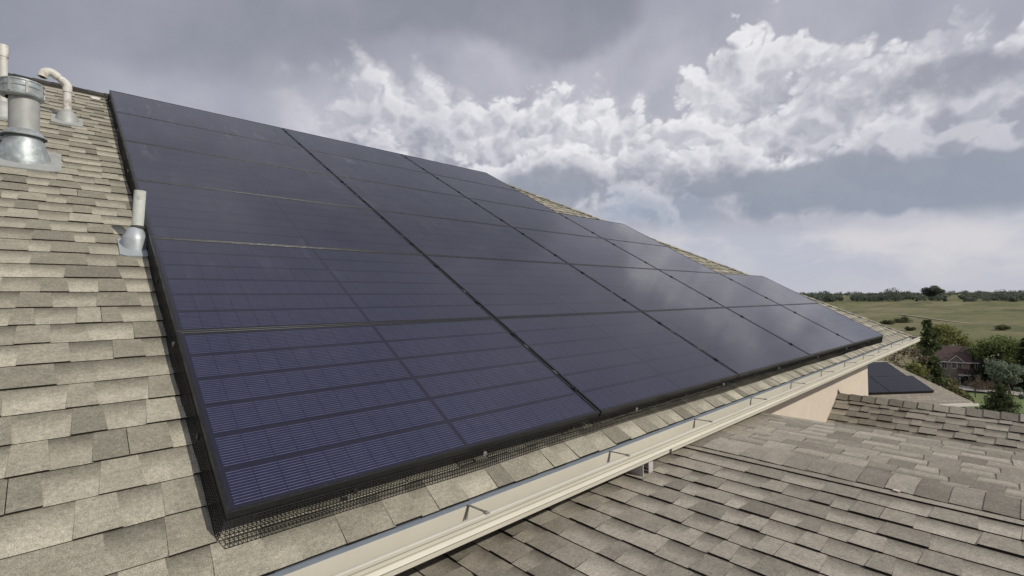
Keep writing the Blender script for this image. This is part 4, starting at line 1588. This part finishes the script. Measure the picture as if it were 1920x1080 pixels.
def leaves(pts, size, rng, flat=0.0, tone=None):
    n = len(pts)
    P = np.array(pts, dtype=np.float32)
    A = rng.normal(size=(n, 3))
    A[:, 2] *= (1.0 - flat)
    A /= np.linalg.norm(A, axis=1, keepdims=True)
    B = rng.normal(size=(n, 3))
    B -= A * (A * B).sum(1, keepdims=True)
    B /= np.linalg.norm(B, axis=1, keepdims=True)
    s = size * rng.uniform(0.6, 1.35, (n, 1))
    V = np.empty((n, 4, 3), dtype=np.float32)
    V[:, 0] = P - A * s
    V[:, 1] = P - B * s * 0.55
    V[:, 2] = P + A * s
    V[:, 3] = P + B * s * 0.55
    tn = rng.random((n,)) if tone is None else np.clip(tone + rng.normal(0, 0.18, n), 0, 1)
    return V.reshape(-1, 3), np.repeat(tn, 4)


def leaf_object(name, V, T, mat, parent, m):
    n = len(V) // 4
    me = bpy.data.meshes.new(name)
    me.vertices.add(n * 4)
    me.vertices.foreach_set('co', V.astype(np.float32).ravel())
    me.loops.add(n * 4)
    me.loops.foreach_set('vertex_index', np.arange(n * 4, dtype=np.int32))
    me.polygons.add(n)
    me.polygons.foreach_set('loop_start', np.arange(0, n * 4, 4, dtype=np.int32))
    me.polygons.foreach_set('loop_total', np.full(n, 4, dtype=np.int32))
    me.materials.append(mat)
    a = me.color_attributes.new('tone', 'FLOAT_COLOR', 'POINT')
    C4 = np.ones((n * 4, 4), dtype=np.float32)
    C4[:, 0] = C4[:, 1] = C4[:, 2] = T
    a.data.foreach_set('color', C4.ravel())
    me.update()
    me.validate()
    return link(name, me, parent, m)


def broadleaf(name, label, az, dist, h, w, mat, seed, n=5200, size=0.16, trunk=0.22, cat='tree', clumps=16, low=0.25, group=None, xy=None):
    x, y = xy if xy else (-0.38 + dist * math.cos(rad(az)), -1.7 + dist * math.sin(rad(az)))
    m = Matrix.Translation((x, y, gz(x, y)))
    t = thing(name, label, cat, group=group, m=m)
    rng = np.random.default_rng(seed)
    r = random.Random(seed)
    tr = MB()
    top = h * 0.72
    pts = [Vector((0, 0, -0.3))]
    for i in range(1, 6):
        pts.append(Vector((r.uniform(-1, 1) * 0.05 * w, r.uniform(-1, 1) * 0.05 * w, top * i / 5)))
    tr.tube(pts, [trunk * (1.25 - i * 0.19) for i in range(6)], 9)
    cl = []
    for i in range(clumps):
        a = r.uniform(0, 2 * math.pi)
        q = r.random()
        zz = h * (low + (0.93 - low) * r.random() ** 0.8)
        prof = math.sin(math.pi * min(1, max(0.06, (zz / h - low * 0.6) / (1.04 - low * 0.6)))) ** 0.7
        rr = w * 0.5 * prof * math.sqrt(q)
        c = Vector((rr * math.cos(a), rr * math.sin(a), zz))
        cl.append((c, w * r.uniform(0.13, 0.24), r.uniform(0.2, 0.75)))
        st = pts[r.randint(1, 4)]
        mid = (st + c) / 2 + Vector((0, 0, -0.04 * h))
        tr.tube([st, mid, c], [trunk * 0.32, trunk * 0.2, trunk * 0.06], 6)
    tr.build('trunk', M_BARK, t, m, smooth=True)
    P, T = [], []
    per = n // clumps
    for c, rad_, tone in cl:
        d = rng.normal(size=(per, 3))
        d /= np.linalg.norm(d, axis=1, keepdims=True)
        q = rad_ * (rng.random((per, 1)) ** 0.45)
        wob = 1 + 0.35 * np.sin(d[:, :1] * 5 + seed) * np.sin(d[:, 1:2] * 6 + 1.7)
        P.append(np.array(c) + d * q * wob * np.array([1.15, 1.15, 0.85]))
        T.append(np.full(per, tone))
    V, TT = leaves(np.concatenate(P), size, rng, tone=np.concatenate(T))
    leaf_object('crown', V, TT, M_LEAF[mat], t, m)
    return t


def conifer(name, label, az, dist, h, w, mat, seed, n=5200, size=0.15, xy=None):
    x, y = xy if xy else (-0.38 + dist * math.cos(rad(az)), -1.7 + dist * math.sin(rad(az)))
    m = Matrix.Translation((x, y, gz(x, y)))
    t = thing(name, label, 'tree', m=m)
    rng = np.random.default_rng(seed)
    r = random.Random(seed)
    tr = MB()
    tr.tube([(0, 0, -0.3), (0, 0, h * 0.5), (0, 0, h * 0.97)], [h * 0.022, h * 0.014, 0.01], 8)
    P, T = [], []
    nb_ = 70
    for i in range(nb_):
        q = (i + r.random()) / nb_
        zz = h * (0.06 + 0.93 * q)
        L = w * 0.5 * (1 - q) ** 0.85 * r.uniform(0.65, 1.18) + 0.04 * w
        a = r.uniform(0, 2 * math.pi)
        d = Vector((math.cos(a), math.sin(a), 0))
        tip = Vector((0, 0, zz)) + d * L + Vector((0, 0, r.uniform(-0.12, 0.10) * L))
        tr.tube([(0, 0, zz), tip], [0.03 * h * 0.2, 0.006], 5, caps=False)
        k = max(6, int(n / nb_ * (1.35 - q)))
        u = rng.random((k, 1)) ** 0.7
        base = np.array((0, 0, zz)) * (1 - u) + np.array(tip) * u
        spread = (0.055 * w + 0.12 * L) * (0.5 + u)
        P.append(base + rng.normal(size=(k, 3)) * spread * np.array([0.55, 0.55, 0.34]))
        T.append(np.full(k, r.uniform(0.15, 0.7)))
    tr.build('trunk', M_BARK, t, m, smooth=True)
    V, TT = leaves(np.concatenate(P), size, rng, tone=np.concatenate(T))
    leaf_object('crown', V, TT, M_LEAF[mat], t, m)
    return t


def shrub(name, label, az, dist, h, w, mat, seed, n=2400, size=0.12, group=None, xy=None):
    return broadleaf(name, label, az, dist, h, w, mat, seed, n, size, 0.05, 'shrub', 9, 0.18, group, xy)


conifer('juniper_tree', 'dark upright juniper just beyond the tip of the gutter', 6.35, 50, 7.6, 2.6, 'pine', 61, 6500, 0.15)
broadleaf('bare_tree', 'brown half-bare tree below the gutter, beside the dark juniper', 7.6, 46, 5.6, 3.0, 'bare', 62, 1700, 0.09, 0.12)
broadleaf('lime_tree', 'pale yellow-green tree in new leaf behind the juniper', 5.25, 132, 9.8, 8.5, 'pale', 63, 6200, 0.24)
shrub('yellow_shrub', 'yellow-green shrub under the gutter left of the juniper', 9.0, 40, 4.2, 3.6, 'pale', 64, 3800, 0.12)
shrub('yellow_shrub', 'small yellow-green shrub in front of the red-roofed house', 5.95, 58, 4.2, 2.6, 'pale', 65, 2600, 0.12)
shrub('brown_shrub', 'brownish twiggy shrub before the left end of the red-roofed house', 5.5, 80, 3.4, 2.6, 'bare', 66, 900, 0.09)
shrub('olive_shrub', 'olive shrub at the foot of the neighbouring hip roof', 5.45, 50, 3.3, 2.6, 'olive', 67, 2200, 0.12)
shrub('dark_shrub', 'low dark evergreen shrub beside the neighbouring hip', 5.0, 46, 1.9, 1.5, 'dark', 68, 1600, 0.10)
broadleaf('green_tree', 'full green tree on the far side of the road at the right', 1.75, 120, 8.4, 8.0, 'green', 69, 9000, 0.22, 0.3)
conifer('spreading_spruce', 'dark spreading evergreen left of the full green tree', 2.65, 116, 4.4, 6.0, 'dark', 70, 6000, 0.22)
broadleaf('silver_tree', 'small silvery-green tree with pale trunk standing by the road', 1.35, 104, 5.9, 4.6, 'silver', 71, 4200, 0.16, 0.14)
conifer('dark_spruce', 'dark spruce cut off by the right edge of the picture', 0.35, 114, 8.8, 4.2, 'dark', 72, 6500, 0.20)
broadleaf('bright_tree', 'light green round tree behind the silvery tree', 0.75, 126, 6.4, 5.5, 'pale', 73, 4600, 0.2)
broadleaf('bare_sapling', 'small leafless sapling on the lawn before the road', 3.45, 92, 3.4, 2.0, 'bare', 74, 500, 0.06, 0.06)
conifer('little_pine', 'little bushy pine on the lawn beyond the steep wing ridge', 1.95, 66, 2.9, 2.9, 'pine', 75, 7000, 0.09)
shrub('hedge_shrub', 'brownish hedge shrub at the red-roofed house corner', 2.95, 111, 1.3, 4.0, 'bare', 76, 2000, 0.12)
shrub('roadside_shrub', 'tiny shrub on the road verge at the right edge', 0.75, 98, 1.7, 1.2, 'silver', 77, 1200, 0.10)
FLD = [(9.3, 330, 1.6, 6), (8.05, 345, 2.6, 8), (7.6, 285, 1.3, 4), (4.1, 190, 1.0, 3.0), (1.6, 300, 1.5, 6), (0.5, 200, 1.3, 4)]
FLN = ['the one nearest the hip line', 'widest one, mid field', 'small one just below the widest', 'little one above the red roof', 'wide low one toward the right edge', 'small one at the right edge']
for i, (a, d_, h_, w_) in enumerate(FLD):
    shrub('field_bush', 'low olive bush on the prairie, ' + FLN[i], a, d_, h_, w_, 'field', 80 + i, 1800, 0.20 * d_ / 250, 'bushes scattered on the prairie')
broadleaf('tall_tree', 'tallest far tree standing above the tree belt on the horizon', 6.0, 815, 16, 20, 'far', 95, 2600, 1.1, 0.8)


def tree_belt():
    rng = np.random.default_rng(99)
    P, T = [], []
    for k in range(2100):
        az = rng.uniform(-8, 44) if k % 6 else rng.uniform(-60, 140)
        dist = rng.uniform(720, 900) if rng.random() < 0.6 else rng.uniform(1000, 2200)
        h = rng.uniform(5, 12)
        run = math.sin(az * 0.9 + 0.4) + 0.7 * math.sin(az * 2.3 + 1.0) + 0.5 * math.sin(az * 5.1)
        if dist < 950:
            h *= max(0.35, 0.62 + 0.28 * run)
            if az > 8.5:
                h *= 1.25
            if run < -0.9:
                continue
        else:
            h *= 0.9 + 0.15 * math.sin(az * 1.7)
        w = h * rng.uniform(0.8, 1.7)
        x, y = dist * math.cos(rad(az)), dist * math.sin(rad(az))
        n = 120
        d = rng.normal(size=(n, 3))
        d /= np.linalg.norm(d, axis=1, keepdims=True)
        q = rng.random((n, 1)) ** 0.4
        P.append(np.array((x, y, gz(x, y) + h * 0.46)) + d * q * np.array([w * 0.5, w * 0.5, h * 0.52]))
        T.append(np.full(n, rng.uniform(0.1, 0.8)))
    V, TT = leaves(np.concatenate(P), 0.9, rng, tone=np.concatenate(T))
    o = leaf_object('tree_belt', V, TT, M_LEAF['far'], None, None)
    tag(kind(o, 'stuff'), 'dark belt of far trees along the horizon', 'trees')


tree_belt()

# dark board fence beyond the road, with each picket its own board
fc = thing('board_fence', 'dark board fence behind the silvery tree across the road', 'fence', (3 + 110.5, 4, gz(113, 4)))
M_FENCE = simple('dark_fence_boards', (0.030, 0.024, 0.022), 0.8)
fm = MB().box((-0.03, -0.14, 0.0), (0.03, 0.14, 1.7))
FB = mesh('board', fm.v, fm.f, M_FENCE)
for i in range(44):
    y = 5.4 - i * 0.30
    x = 3 + 111.5 + 0.05 * (y - 2)
    link('board', FB, fc, Matrix.Translation((x, y, gz(x, y))))
MB().beam((3 + 111.6, 5.5, gz(114, 5) + 1.2), (3 + 111.1, -7.8, gz(114, -7.8) + 1.2), 0.03, r2=0.06).build('fence_rail', M_FENCE, fc)
